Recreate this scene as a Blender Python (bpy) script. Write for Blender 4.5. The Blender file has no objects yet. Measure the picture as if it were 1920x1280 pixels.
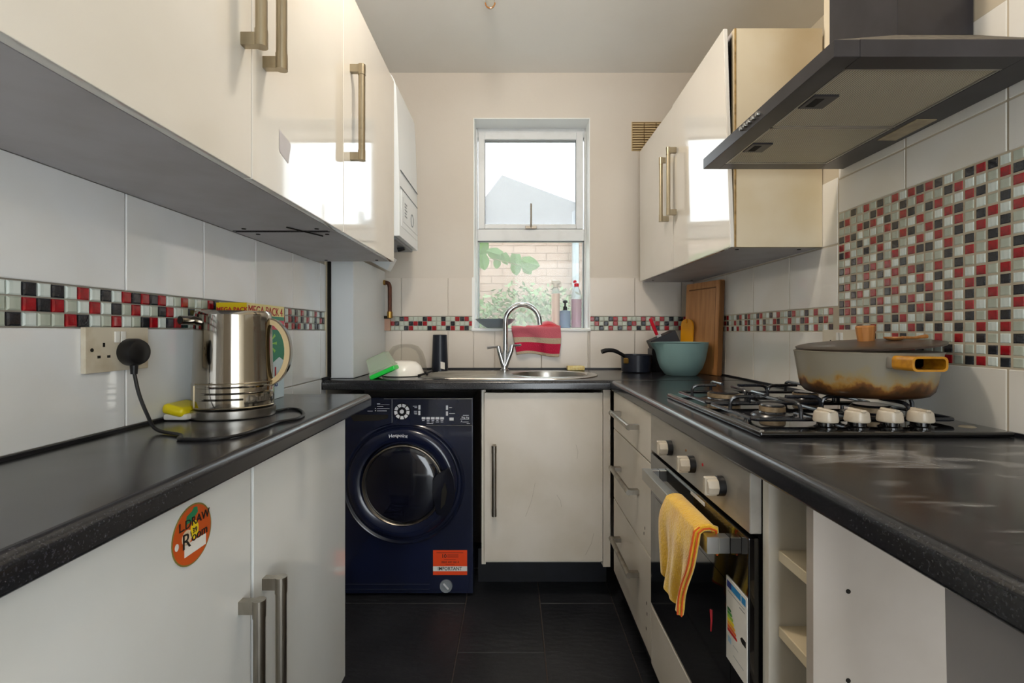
import bpy, bmesh, math, random
from mathutils import Vector, Matrix
random.seed(7)
S = bpy.context.scene
C = S.collection
PI = math.pi

# ------------------------------------------------------------------ camera, world, lights, exposure
CZ = 1.13
cd = bpy.data.cameras.new('camera'); cam = bpy.data.objects.new('camera', cd); C.objects.link(cam)
cam.location = (0, 0, CZ); cam.rotation_euler = (PI/2, 0, 0)
cd.sensor_width = 36; cd.lens = 907/1920*36; cd.shift_x = -3/1920; cd.shift_y = -18/1920; cd.clip_start = .01
S.camera = cam
S.view_settings.view_transform = 'Standard'; S.view_settings.look = 'None'
S.view_settings.exposure = 0.46; S.view_settings.gamma = 1; S.view_settings.use_curve_mapping = False
w = bpy.data.worlds.new('overcast_sky'); S.world = w; w.use_nodes = True
w.node_tree.nodes['Background'].inputs[0].default_value = (.90, .96, 1.0, 1)
w.node_tree.nodes['Background'].inputs[1].default_value = 5.0
LAMP_W = 20.0
LAMP_C = (1.0, .89, .76)

# ------------------------------------------------------------------ helpers
def hx(s):
    s = s.lstrip('#'); v = [int(s[i:i+2], 16)/255 for i in (0, 2, 4)]
    return tuple((c/12.92 if c <= .04045 else ((c+.055)/1.055)**2.4) for c in v) + (1,)

def mat(name, col, rough=.5, metal=0, noise=None, bump=None, coat=0, trans=0, emit=None, spec=.5, ior=1.45, sheen=0, alpha=1, sss=0):
    m = bpy.data.materials.new(name); m.use_nodes = True; nt = m.node_tree; b = nt.nodes['Principled BSDF']
    c = hx(col) if isinstance(col, str) else col
    b.inputs['Base Color'].default_value = c; b.inputs['Roughness'].default_value = rough
    b.inputs['Metallic'].default_value = metal; b.inputs['Coat Weight'].default_value = coat
    b.inputs['Coat Roughness'].default_value = .06
    b.inputs['Transmission Weight'].default_value = trans; b.inputs['IOR'].default_value = ior
    b.inputs['Specular IOR Level'].default_value = spec; b.inputs['Sheen Weight'].default_value = sheen; b.inputs['Alpha'].default_value = alpha
    tc = nt.nodes.new('ShaderNodeTexCoord')
    if noise:   # (scale, second colour, lo, hi[, stretch])
        n = nt.nodes.new('ShaderNodeTexNoise'); n.inputs['Scale'].default_value = noise[0]; n.inputs['Detail'].default_value = 5
        mp = nt.nodes.new('ShaderNodeMapping'); mp.inputs['Scale'].default_value = noise[4] if len(noise) > 4 else (1, 1, 1)
        nt.links.new(tc.outputs['Object'], mp.inputs[0]); nt.links.new(mp.outputs[0], n.inputs['Vector'])
        r = nt.nodes.new('ShaderNodeValToRGB'); r.color_ramp.elements[0].position = noise[2]; r.color_ramp.elements[1].position = noise[3]
        r.color_ramp.elements[0].color = c; r.color_ramp.elements[1].color = hx(noise[1])
        nt.links.new(n.outputs['Fac'], r.inputs[0]); nt.links.new(r.outputs[0], b.inputs['Base Color'])
    if bump:    # (scale, strength[, stretch])
        n = nt.nodes.new('ShaderNodeTexNoise'); n.inputs['Scale'].default_value = bump[0]; n.inputs['Detail'].default_value = 3
        mp = nt.nodes.new('ShaderNodeMapping'); mp.inputs['Scale'].default_value = bump[2] if len(bump) > 2 else (1, 1, 1)
        nt.links.new(tc.outputs['Object'], mp.inputs[0]); nt.links.new(mp.outputs[0], n.inputs['Vector'])
        bp = nt.nodes.new('ShaderNodeBump'); bp.inputs['Strength'].default_value = bump[1]; bp.inputs['Distance'].default_value = .01
        nt.links.new(n.outputs['Fac'], bp.inputs['Height']); nt.links.new(bp.outputs[0], b.inputs['Normal'])
    if emit:
        b.inputs['Emission Color'].default_value = hx(emit[0]); b.inputs['Emission Strength'].default_value = emit[1]
    return m

def clear_mat(name, tint, haze, haze_col, rough=.03, translucent=.5, gls=.6):
    """thin clear or hazy sheet: transparent + gloss, with a milky share that scatters"""
    m = bpy.data.materials.new(name); m.use_nodes = True; nt = m.node_tree; nt.nodes.clear()
    out = nt.nodes.new('ShaderNodeOutputMaterial'); tr = nt.nodes.new('ShaderNodeBsdfTransparent'); tr.inputs[0].default_value = hx(tint)
    gl = nt.nodes.new('ShaderNodeBsdfGlossy'); gl.inputs['Roughness'].default_value = rough
    fr0 = nt.nodes.new('ShaderNodeFresnel'); fr0.inputs[0].default_value = 1.35; fr = nt.nodes.new('ShaderNodeMath'); fr.operation = 'MULTIPLY'; fr.inputs[1].default_value = gls; nt.links.new(fr0.outputs[0], fr.inputs[0])
    df = nt.nodes.new('ShaderNodeBsdfDiffuse'); df.inputs[0].default_value = hx(haze_col)
    tl = nt.nodes.new('ShaderNodeBsdfTranslucent'); tl.inputs[0].default_value = hx(haze_col)
    a = nt.nodes.new('ShaderNodeMixShader'); a.inputs[0].default_value = translucent; nt.links.new(df.outputs[0], a.inputs[1]); nt.links.new(tl.outputs[0], a.inputs[2])
    b = nt.nodes.new('ShaderNodeMixShader'); b.inputs[0].default_value = haze; nt.links.new(tr.outputs[0], b.inputs[1]); nt.links.new(a.outputs[0], b.inputs[2])
    c = nt.nodes.new('ShaderNodeMixShader'); nt.links.new(fr.outputs[0], c.inputs[0]); nt.links.new(b.outputs[0], c.inputs[1]); nt.links.new(gl.outputs[0], c.inputs[2])
    nt.links.new(c.outputs[0], out.inputs[0]); return m

def wloc(o):
    v = Vector((0, 0, 0))
    while o is not None:
        v = v + o.location; o = o.parent
    return v

class MB:
    def __init__(s): s.bm = bmesh.new(); s.mi = 0
    def _q(s, vs):
        try:
            f = s.bm.faces.new(vs); f.material_index = s.mi; return f
        except ValueError: return None
    def box(s, x0, x1, y0, y1, z0, z1, bev=0, seg=1, rot=None, piv=None):
        tb = bmesh.new(); bmesh.ops.create_cube(tb, size=1)
        for v in tb.verts:
            v.co = Vector(((x0+x1)/2+v.co.x*(x1-x0), (y0+y1)/2+v.co.y*(y1-y0), (z0+z1)/2+v.co.z*(z1-z0)))
        if bev > 0:
            bmesh.ops.bevel(tb, geom=tb.edges[:], offset=bev, segments=seg, profile=.5, affect='EDGES')
        if rot is not None:
            p = Vector(piv) if piv is not None else Vector(((x0+x1)/2, (y0+y1)/2, (z0+z1)/2))
            for v in tb.verts: v.co = p + rot @ (v.co-p)
        s.merge(tb); return s
    def merge(s, tb):
        mp = {}
        for v in tb.verts: mp[v] = s.bm.verts.new(v.co)
        for f in tb.faces: s._q([mp[v] for v in f.verts])
        tb.free()
    def prism(s, poly, ax, a0, a1):
        """poly = 2-D outline in the two axes other than ax (order x,y,z), extruded a0..a1"""
        def co(p, a):
            l = list(p); l.insert(ax, a); return l
        A = [s.bm.verts.new(co(p, a0)) for p in poly]; B = [s.bm.verts.new(co(p, a1)) for p in poly]
        n = len(poly); s._q(A); s._q(B[::-1])
        for i in range(n): s._q([A[i], B[i], B[(i+1) % n], A[(i+1) % n]])
        return s
    def lathe(s, prof, org=(0, 0, 0), ax=(0, 0, 1), seg=32, sx=1, sy=1):
        """prof = [(radius, height along ax)]"""
        ax = Vector(ax).normalized(); u = ax.orthogonal().normalized()
        if abs(ax.z) > .99: u = Vector((1, 0, 0))
        v = ax.cross(u); org = Vector(org); prev = None
        for r, h in prof:
            if r < 1e-6: ring = [s.bm.verts.new(org+ax*h)]
            else: ring = [s.bm.verts.new(org+ax*h+u*(r*sx*math.cos(2*PI*k/seg))+v*(r*sy*math.sin(2*PI*k/seg))) for k in range(seg)]
            if prev:
                for k in range(seg):
                    a, b = (prev[k % len(prev)], prev[(k+1) % seg % len(prev)]); c, d = (ring[(k+1) % seg % len(ring)], ring[k % len(ring)])
                    q = []
                    for z in (a, b, c, d):
                        if z not in q: q.append(z)
                    if len(q) > 2: s._q(q)
            prev = ring
        return s
    def tube(s, pts, r, seg=10, caps=True, sq=None):
        """sweep a round section (or sq=(w,h) rectangle) along pts"""
        pts = [Vector(p) for p in pts]; n = len(pts); rr = r if isinstance(r, (list, tuple)) else [r]*n
        t = [(pts[min(i+1, n-1)]-pts[max(i-1, 0)]).normalized() for i in range(n)]
        u = t[0].orthogonal().normalized()
        if sq: 
            up = Vector(sq[2]) if len(sq) > 2 else Vector((0, 0, 1)); u = (up - t[0]*up.dot(t[0])).normalized()
        rings = []
        for i in range(n):
            u = (u - t[i]*u.dot(t[i])).normalized(); v = t[i].cross(u)
            if sq: ring = [s.bm.verts.new(pts[i]+u*a*sq[1]/2+v*b*sq[0]/2) for a, b in ((1, 1), (1, -1), (-1, -1), (-1, 1))]
            else: ring = [s.bm.verts.new(pts[i]+(u*math.cos(2*PI*k/seg)+v*math.sin(2*PI*k/seg))*rr[i]) for k in range(seg)]
            rings.append(ring)
        m = len(rings[0])
        for i in range(n-1):
            for k in range(m): s._q([rings[i][k], rings[i][(k+1) % m], rings[i+1][(k+1) % m], rings[i+1][k]])
        if caps: s._q(rings[0][::-1]); s._q(rings[-1])
        return s
    def cyl(s, p0, p1, r, seg=20): return s.tube([p0, p1], r, seg)
    def sheet(s, fn, nu, nv, thick=0):
        g = [[s.bm.verts.new(fn(i/nu, j/nv)) for j in range(nv+1)] for i in range(nu+1)]; fs = []
        for i in range(nu):
            for j in range(nv): fs.append(s._q([g[i][j], g[i+1][j], g[i+1][j+1], g[i][j+1]]))
        if thick:
            s.bm.normal_update()
            h = [[s.bm.verts.new(v.co - v.normal*thick) for v in row] for row in g]
            for i in range(nu):
                for j in range(nv): s._q([h[i][j+1], h[i+1][j+1], h[i+1][j], h[i][j]])
            for i in range(nu):
                s._q([g[i][0], h[i][0], h[i+1][0], g[i+1][0]]); s._q([g[i+1][nv], h[i+1][nv], h[i][nv], g[i][nv]])
            for j in range(nv):
                s._q([g[0][j+1], h[0][j+1], h[0][j], g[0][j]]); s._q([g[nu][j], h[nu][j], h[nu][j+1], g[nu][j+1]])
        return s
    def build(s, name, mats, parent=None, smooth=True, label=None, kind=None, angle=35):
        bmesh.ops.recalc_face_normals(s.bm, faces=s.bm.faces[:])
        me = bpy.data.meshes.new(name)
        if parent is not None:
            off = wloc(parent)
            for v in s.bm.verts: v.co -= off
        s.bm.to_mesh(me); s.bm.free()
        for m in (mats if isinstance(mats, (list, tuple)) else [mats]): me.materials.append(m)
        if smooth and len(me.polygons):
            me.polygons.foreach_set('use_smooth', [True]*len(me.polygons)); me.set_sharp_from_angle(angle=math.radians(angle))
        o = bpy.data.objects.new(name, me); C.objects.link(o); o.parent = parent
        if smooth and len(me.polygons) < 400:
            wn_ = o.modifiers.new('weighted_normals', 'WEIGHTED_NORMAL'); wn_.keep_sharp = True
        if label: o['label'] = label
        if kind: o['kind'] = kind
        return o

def B(*a, bev=0, seg=1): return MB().box(*a, bev=bev, seg=seg)
def T(name, label, cat, loc=(0, 0, 0), rz=0, group=None):
    o = bpy.data.objects.new(name, None); o.empty_display_size = .05; C.objects.link(o); o.location = loc; o.rotation_euler = (0, 0, rz)
    o['label'] = label; o['category'] = cat
    if group: o['group'] = group
    return o
def tag(o, label, cat, group=None, kind=None):
    o['label'] = label; o['category'] = cat
    if group: o['group'] = group
    if kind: o['kind'] = kind
    return o
def recenter(o, loc):
    loc = Vector(loc); o.data.transform(Matrix.Translation(-loc)); o.location = loc; return o
def struct(o): o['kind'] = 'structure'; return o
def spline(pts, n=8):
    P = [Vector(p) for p in pts]; out = []
    for i in range(len(P)-1):
        p0, p1, p2, p3 = P[max(i-1, 0)], P[i], P[i+1], P[min(i+2, len(P)-1)]
        for k in range(n):
            t = k/n; out.append(.5*((2*p1)+(p2-p0)*t+(2*p0-5*p1+4*p2-p3)*t*t+(3*p1-p0-3*p2+p3)*t**3))
    return out+[P[-1]]

def text(body, size, M, material, parent, name='lettering', ext=.0004, align='CENTER', warp=None, label=None, bold=0, sx=1.0):
    """lettering as thin geometry; M maps text plane (x right, y up, z out) to world"""
    cu = bpy.data.curves.new('t', 'FONT'); cu.body = body; cu.size = size; cu.extrude = ext; cu.align_x = align; cu.align_y = 'CENTER'; cu.offset = bold; cu.resolution_u = 3
    to = bpy.data.objects.new('t', cu); C.objects.link(to)
    dg = bpy.context.evaluated_depsgraph_get(); me = bpy.data.meshes.new_from_object(to.evaluated_get(dg))
    bpy.data.objects.remove(to); bpy.data.curves.remove(cu)
    off = wloc(parent)
    for v in me.vertices:
        c = Vector((v.co.x*sx, v.co.y, v.co.z)); v.co = (warp(c) if warp else M @ c) - off
    me.materials.clear(); me.materials.append(material); me.name = name
    o = bpy.data.objects.new(name, me); C.objects.link(o); o.parent = parent
    if label: o['label'] = label
    return o
def plane_M(org, xdir, ydir):
    x = Vector(xdir).normalized(); y = Vector(ydir).normalized(); z = x.cross(y)
    M = Matrix((x, y, z)).transposed().to_4x4(); M.translation = Vector(org); return M

# ------------------------------------------------------------------ materials
M = {}
M['paint'] = mat('back_wall_paint', '#d0c9bf', .75, noise=(1.5, '#c8bfb3', .35, .7), bump=(60, .05))
M['paint_warm'] = mat('right_wall_paint', '#e6dcc8', .7, noise=(3, '#d9ccb0', .4, .8))
M['ceiling'] = mat('ceiling_paint', '#efeeea', .8, noise=(1.2, '#e8e5de', .4, .7))
M['grout'] = mat('grout_beige', '#b9ae9a', .9)
M['grout_l'] = mat('grout_pale', '#aca69b', .9)
M['tile_l'] = mat('white_glazed_tile_cool', '#eceff2', .07, noise=(4, '#e6e6e4', .4, .75), bump=(3, .05), coat=.8)
M['tile_b'] = mat('white_glazed_tile_matt', '#d8d0c6', .22, noise=(3, '#d2c9bd', .4, .75), bump=(5, .03))
M['tile_r'] = mat('white_glazed_tile_warm', '#e2e0db', .10, noise=(4, '#dcd7cc', .4, .75), bump=(3, .05), coat=.6)
M['gR'] = mat('red_glass', '#a30d1c', .12, noise=(60, '#7d0c18', .45, .7), bump=(160, .12), coat=.6)
M['gK'] = mat('black_glass', '#1a1d25', .12, noise=(60, '#272b33', .45, .7), bump=(160, .12), coat=.6)
M['gC'] = mat('frosted_green_glass', '#aeb6a8', .25, noise=(50, '#bcc2b6', .4, .7, (1, 1, .15)), bump=(120, .08), coat=.3)
M['gW'] = mat('clear_glass_glint', '#d9e2de', .08, noise=(70, '#a9bcb6', .5, .75, (1, 1, .1)), bump=(120, .08), coat=.7)  # clear glossy tile; its white reflections are put into the colour
M['gloss'] = mat('cream_gloss_door', '#dcd8d0', .06, noise=(2.2, '#d3cec3', .4, .75), bump=(2.5, .012), coat=1)
M['gloss_w'] = mat('white_gloss_door', '#d3d5d4', .09, noise=(2.5, '#cbcbc6', .4, .75), bump=(3, .015), coat=.6)
M['door_r'] = mat('worn_cream_door', '#cfc7bb', .3, noise=(4, '#bfb5a4', .42, .8), bump=(30, .04))
M['carcass'] = mat('white_melamine', '#d2ccc0', .4, noise=(6, '#c8c0b0', .45, .8))
M['carcass_y'] = mat('yellowed_melamine', '#cdc0a6', .4, noise=(5, '#c2b08d', .4, .75))
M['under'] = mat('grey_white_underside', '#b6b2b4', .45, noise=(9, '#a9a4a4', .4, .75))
M['edgewood'] = mat('bare_chipboard_edge', '#9c7f4e', .8, noise=(50, '#6f5834', .4, .7))
M['dark'] = mat('dark_gap', '#17140f', .9)
M['plinth'] = mat('black_plinth', '#0b0c12', .5, noise=(12, '#12151f', .45, .7))
M['nickel'] = mat('brushed_nickel', '#ab9f88', .3, 1, noise=(30, '#8b7f69', .45, .8, (1, 1, .2)))
M['nickel_d'] = mat('dull_brushed_steel', '#9a9388', .33, 1, noise=(30, '#6f675c', .45, .8, (1, 1, .2)))
M['steel'] = mat('stainless_steel', '#b9b6b0', .28, 1, noise=(8, '#a19d96', .4, .75), bump=(30, .05))
M['panel_steel'] = mat('brushed_steel_panel', '#b3afa8', .42, .75, noise=(20, '#a09b92', .4, .75, (1, .1, 1)))
M['chrome'] = mat('chrome', '#c9ccd0', .08, 1)
M['kettle'] = mat('polished_steel', '#a9a49c', .09, 1, noise=(6, '#8d877d', .4, .8, (1, 1, .15)), bump=(9, .10, (1, 1, .1)))
M['black'] = mat('black_plastic', '#0e0e11', .4)
M['blackgl'] = mat('black_gloss', '#08080a', .06, coat=.5)
M['oven_glass'] = mat('oven_door_glass', '#0b0c0e', .05, noise=(30, '#1d2422', .5, .8), coat=.7)
M['iron'] = mat('enamelled_iron', '#1c1e24', .22, noise=(50, '#2c2e33', .5, .8), coat=.3)
M['hood'] = mat('charcoal_hood', '#2e2c2f', .34, .25, noise=(14, '#38363a', .4, .75))
M['hood_top'] = mat('dusty_hood_top', '#6e6558', .9, noise=(70, '#4c463d', .4, .65))
M['knob'] = mat('bone_plastic', '#b9ae9d', .25, noise=(30, '#aa9d8a', .45, .8))
M['washer'] = mat('graphite_washer', '#0f1427', .22, noise=(5, '#151c36', .4, .75), coat=.4)
M['washer_p'] = mat('graphite_control_panel', '#131829', .22, noise=(5, '#191f35', .4, .75), coat=.3)
M['washer_d'] = mat('dark_porthole', '#090b14', .12, noise=(5, '#141624', .4, .75), coat=.6)
M['white_mark'] = mat('white_print', '#cfcfd2', .5)
M['white_p'] = mat('white_plastic', '#e1e0da', .3, noise=(20, '#d8d4c8', .45, .8))
M['socket'] = mat('aged_white_plastic', '#d0c7b4', .35, noise=(18, '#b7a88c', .5, .8))
M['upvc'] = mat('white_upvc', '#d8dadb', .35, noise=(14, '#cdcfcf', .5, .8))
M['reveal'] = mat('white_reveal_paint', '#eef0ef', .5)
M['boiler'] = mat('white_enamel', '#dfe3e5', .3)
M['boiler_g'] = mat('grey_plastic', '#7d8286', .4)
M['red'] = mat('red_plastic', '#c8102a', .3)
M['orange'] = mat('orange_sticker', '#e0430b', .5)
M['orange2'] = mat('orange_lid_card', '#bf4f14', .5)
M['olive'] = mat('olive_rim', '#7a7035', .5)
M['green_s'] = mat('green_print', '#1d7a4e', .5)
M['yellow_s'] = mat('yellow_print', '#e5c619', .5)
M['paper'] = mat('white_paper', '#d9d6cf', .6)
M['ink'] = mat('black_ink', '#161412', .6)
M['inkred'] = mat('red_ink', '#b5222c', .6)
M['navy'] = mat('navy_ink', '#1c2f7a', .6)
M['blue_s'] = mat('blue_print', '#1f7fb8', .5)
M['wood'] = mat('bamboo_board', '#bd8550', .5, noise=(6, '#a06a38', .4, .7, (6, 6, .6)), bump=(20, .1, (8, 8, .5)))
M['wood_edge'] = mat('dark_bamboo_edge', '#6c4420', .6, noise=(8, '#7d5228', .4, .7, (6, 6, .6)))
M['wood_k'] = mat('beech_wood', '#a9713a', .5, noise=(10, '#8f5b29', .4, .7, (8, 8, 1)))
M['yellow_b'] = mat('yellow_chopping_plastic', '#e09a12', .4, noise=(8, '#cf8a10', .4, .7))
M['bowl'] = mat('sage_plastic', '#779594', .35)
M['copper'] = mat('tarnished_copper', '#6b4334', .5, .6, noise=(30, '#50352b', .4, .7))
M['brass'] = mat('brass', '#a88445', .3, 1)
M['seal'] = mat('black_sealant', '#15151a', .4)
M['slate_pan'] = mat('blue_black_nonstick', '#161a26', .3, noise=(40, '#20242f', .45, .7))
M['sponge'] = mat('yellow_sponge', '#e7d9a0', .9, noise=(60, '#d8bb70', .4, .7), bump=(90, .4))
M['dish'] = mat('grey_stoneware', '#84919b', .35)
M['cream_b'] = mat('cream_melamine', '#ece8e0', .25)
M['duster'] = mat('yellow_duster', '#e4b524', .9, noise=(25, '#d49c14', .4, .75), bump=(180, .3), sheen=.5)
M['stitch'] = mat('orange_stitching', '#c9501a', .9, bump=(200, .4))
M['leaf'] = mat('vine_leaf', '#56783a', .5, noise=(14, '#4b6c31', .4, .7))
M['leaf_s'] = mat('shrub_leaf', '#5d7048', .6, noise=(3, '#4d623a', .35, .7))
M['stem'] = mat('stem_brown', '#7a6a50', .7)
M['brick'] = mat('pale_brick_wall', '#8a7468', .9, noise=(5, '#826b5f', .35, .7))
M['render_w'] = mat('dark_render', '#6a6764', .9)
M['roof'] = mat('grey_roof', '#545352', .8)
M['grass'] = mat('garden_ground', '#7f8a62', 1, noise=(3, '#6a754c', .4, .7))
M['sheetp'] = mat('grey_plastic_sheet', '#8b8788', .5, noise=(3, '#7b7779', .4, .7), bump=(4, .2))
M['glass_lo'] = clear_mat('lower_window_glass', '#f6faf9', .13, '#dcdcda', .02, .6)
M['glass_up'] = clear_mat('hazy_window_glass', '#f3f5f6', .36, '#b9babb', .4, .75)
M['clearp'] = clear_mat('clear_plastic', '#faf9f6', .05, '#e8e8e2', .08, .4, .25)
M['milky'] = clear_mat('milky_tub', '#eef4ea', .42, '#dfe9da', .12, .4)
M['green_lid'] = mat('green_plastic_lid', '#22c545', .3)
M['clearb'] = clear_mat('clear_bottle', '#f5f7f7', .22, '#e9ebec', .05, .5)
M['bluegrey'] = clear_mat('blue_soap', '#c6d0e2', .4, '#c3cddd', .08, .5)
M['pinkliq'] = clear_mat('pink_liquid', '#f6dce8', .35, '#f3dfe9', .08, .5)
M['amber'] = mat('amber_glass_rim', '#8a5a2a', .15)
M['yellow_pack'] = mat('yellow_sachet', '#e3cf12', .3)
M['teal'] = mat('teal_card', '#1c8a6c', .4); M['pinkred'] = mat('pinkish_red_card', '#d4405a', .4)
M['paleyel'] = mat('pale_yellow_card', '#eee29a', .4); M['yelcard'] = mat('strong_yellow_card', '#d9bd08', .4)
M['paleblue'] = mat('pale_blue_card', '#cfe3ee', .4); M['limegreen'] = mat('lime_print', '#9bd86a', .5)
M['salmon'] = mat('salmon_plaster', '#c09a86', .9)
M['vent'] = mat('tan_vent', '#c3ad84', .6); M['ventd'] = mat('vent_shadow_gap', '#5c4526', .9)
M['mblue'] = mat('blue_grey_slate', '#22252c', .5)

def floor_mat():
    m = mat('black_slate_tile', '#1d1e22', .42, noise=(7, '#27282c', .4, .7), bump=(22, .25, (1, 2.5, 1))); return m
M['slate'] = floor_mat(); M['fgrout'] = mat('floor_grout', '#5d5048', .9)

def worktop_mat(name, smear):
    m = bpy.data.materials.new(name); m.use_nodes = True; nt = m.node_tree; b = nt.nodes['Principled BSDF']; N = nt.nodes.new; L = nt.links.new
    tc = N('ShaderNodeTexCoord'); n = N('ShaderNodeTexNoise'); n.inputs['Scale'].default_value = 380; n.inputs['Detail'].default_value = 2; L(tc.outputs['Object'], n.inputs['Vector'])
    r = N('ShaderNodeValToRGB'); r.color_ramp.elements[0].color = hx('#1a1b1f'); r.color_ramp.elements[1].color = hx('#38383d'); r.color_ramp.elements[0].position = .5; r.color_ramp.elements[1].position = .78
    L(n.outputs['Fac'], r.inputs[0]); col = r.outputs[0]
    n2 = N('ShaderNodeTexNoise'); n2.inputs['Scale'].default_value = 4; n2.inputs['Detail'].default_value = 3
    L(tc.outputs['Object'], n2.inputs['Vector'])
    r2 = N('ShaderNodeValToRGB'); r2.color_ramp.elements[0].position = .42; r2.color_ramp.elements[1].position = .66
    L(n2.outputs['Fac'], r2.inputs[0])
    if smear:
        # wiped-dry cloudy streaks: thin iso-bands of a stretched, distorted noise
        mp = N('ShaderNodeMapping'); mp.inputs['Rotation'].default_value = (0, 0, -.75); mp.inputs['Scale'].default_value = (3, 11, 1); L(tc.outputs['Object'], mp.inputs[0])
        n3 = N('ShaderNodeTexNoise'); n3.inputs['Scale'].default_value = 1.5; n3.inputs['Detail'].default_value = 6; n3.inputs['Distortion'].default_value = 1.1; L(mp.outputs[0], n3.inputs['Vector'])
        r3 = N('ShaderNodeValToRGB'); e = r3.color_ramp.elements; e[0].position = .54; e[0].color = (0, 0, 0, 1); e[1].position = .66; e[1].color = (.42, .42, .42, 1)
        e2 = r3.color_ramp.elements.new(.74); e2.color = (.08, .08, .08, 1)
        L(n3.outputs['Fac'], r3.inputs[0])
        mx = N('ShaderNodeMix'); mx.data_type = 'RGBA'; mx.inputs[7].default_value = hx('#a5a4a4'); sp = N('ShaderNodeSeparateXYZ'); L(tc.outputs['Object'], sp.inputs[0])
        ma = N('ShaderNodeMapRange'); ma.inputs[1].default_value = -.02; ma.inputs[2].default_value = -.14; L(sp.outputs['Y'], ma.inputs[0])
        mb_ = N('ShaderNodeMapRange'); mb_.inputs[1].default_value = -.25; mb_.inputs[2].default_value = -.18; L(sp.outputs['X'], mb_.inputs[0])
        mm = N('ShaderNodeMath'); mm.operation = 'MULTIPLY'; L(ma.outputs[0], mm.inputs[0]); L(mb_.outputs[0], mm.inputs[1])
        m3 = N('ShaderNodeMath'); m3.operation = 'MULTIPLY'; L(mm.outputs[0], m3.inputs[0]); L(r3.outputs[0], m3.inputs[1]); L(m3.outputs[0], mx.inputs[0]); L(col, mx.inputs[6]); col = mx.outputs[2]
    L(col, b.inputs['Base Color'])
    mr = N('ShaderNodeMapRange'); mr.inputs[3].default_value = .19; mr.inputs[4].default_value = .24; L(r2.outputs[0], mr.inputs[0]); L(mr.outputs[0], b.inputs['Roughness'])
    b.inputs['Specular IOR Level'].default_value = .65
    return m
M['wt'] = worktop_mat('speckled_black_laminate', False); M['wt_s'] = worktop_mat('smeared_black_laminate', True)

def filter_mat():
    m = mat('grease_filter_mesh', '#a39a82', .5, .15); nt = m.node_tree; b = nt.nodes['Principled BSDF']; N = nt.nodes.new; L = nt.links.new
    tc = N('ShaderNodeTexCoord'); wv = N('ShaderNodeTexWave'); wv.bands_direction = 'X'; wv.inputs['Scale'].default_value = 62; L(tc.outputs['Object'], wv.inputs['Vector'])
    wv2 = N('ShaderNodeTexWave'); wv2.bands_direction = 'Y'; wv2.inputs['Scale'].default_value = 90; L(tc.outputs['Object'], wv2.inputs['Vector'])
    mu = N('ShaderNodeMath'); mu.operation = 'MULTIPLY_ADD'; mu.inputs[1].default_value = .9; L(wv.outputs['Fac'], mu.inputs[0]); 
    m2 = N('ShaderNodeMath'); m2.operation = 'MULTIPLY'; m2.inputs[1].default_value = .1; L(wv2.outputs['Fac'], m2.inputs[0]); L(m2.outputs[0], mu.inputs[2])
    r = N('ShaderNodeValToRGB'); r.color_ramp.elements[0].color = hx('#6d6552'); r.color_ramp.elements[1].color = hx('#d8d0b8'); L(mu.outputs[0], r.inputs[0]); L(r.outputs[0], b.inputs['Base Color'])
    bp = N('ShaderNodeBump'); bp.inputs['Strength'].default_value = .4; bp.inputs['Distance'].default_value = .002; L(mu.outputs[0], bp.inputs['Height']); L(bp.outputs[0], b.inputs['Normal'])
    return m
M['filter'] = filter_mat()

def pan_mat():
    m = mat('enamelled_pan', '#8d8779', .34, coat=.2); nt = m.node_tree; b = nt.nodes['Principled BSDF']; N = nt.nodes.new; L = nt.links.new
    tc = N('ShaderNodeTexCoord'); sp = N('ShaderNodeSeparateXYZ'); L(tc.outputs['Object'], sp.inputs[0])
    n = N('ShaderNodeTexNoise'); n.inputs['Scale'].default_value = 30; n.inputs['Detail'].default_value = 6; L(tc.outputs['Object'], n.inputs['Vector'])
    a = N('ShaderNodeMath'); a.operation = 'MULTIPLY_ADD'; a.inputs[1].default_value = -.085; L(n.outputs['Fac'], a.inputs[0]); L(sp.outputs['Z'], a.inputs[2])
    r = N('ShaderNodeValToRGB'); e = r.color_ramp.elements
    e[0].position = 0; e[0].color = hx('#3f2a18'); e[1].position = 1; e[1].color = hx('#8a8375')
    for p, c in ((.28, '#6b4420'), (.42, '#957036'), (.62, '#918365')):
        x = e.new(p); x.color = hx(c)
    mr = N('ShaderNodeMapRange'); mr.inputs[1].default_value = -.030; mr.inputs[2].default_value = .018; L(a.outputs[0], mr.inputs[0]); L(mr.outputs[0], r.inputs[0]); L(r.outputs[0], b.inputs['Base Color'])
    return m
M['pan'] = pan_mat()

def towel_mat():
    m = mat('striped_terry', '#c2506a', .95, bump=(200, .4), sheen=.4); nt = m.node_tree; b = nt.nodes['Principled BSDF']; N = nt.nodes.new; L = nt.links.new
    tc = N('ShaderNodeTexCoord'); sp = N('ShaderNodeSeparateXYZ'); L(tc.outputs['UV'], sp.inputs[0])
    r = N('ShaderNodeValToRGB'); r.color_ramp.interpolation = 'CONSTANT'; e = r.color_ramp.elements
    e[0].position = 0; e[0].color = hx('#c0566a'); e[1].position = .985; e[1].color = hx('#b8a78f')
    for p, c in ((.2, '#c8102c'), (.36, '#c4606e'), (.60, '#b9a78f'), (.72, '#b8123e'), (.93, '#b8a78f')):
        x = e.new(p); x.color = hx(c)
    L(sp.outputs['Y'], r.inputs[0]); L(r.outputs[0], b.inputs['Base Color']); return m
M['towel'] = towel_mat()

# ------------------------------------------------------------------ room shell
XL, XR, YB, ZC = -.793, .965, 2.59, 2.52
Y0 = -1.3
TH = .007
struct(B(-1.0, 1.2, Y0, 2.95, -.08, -.006).build('floor', M['fgrout'], smooth=False))
floor = bpy.data.objects['floor']
# slate floor tiles 305 x 610 mm, staggered
cols = [(-1.43, 0), (-1.12, 1), (-.815, 0), (-.508, 1), (-.201, 0), (.11, 1), (.4165, 0), (.723, 1)]
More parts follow.
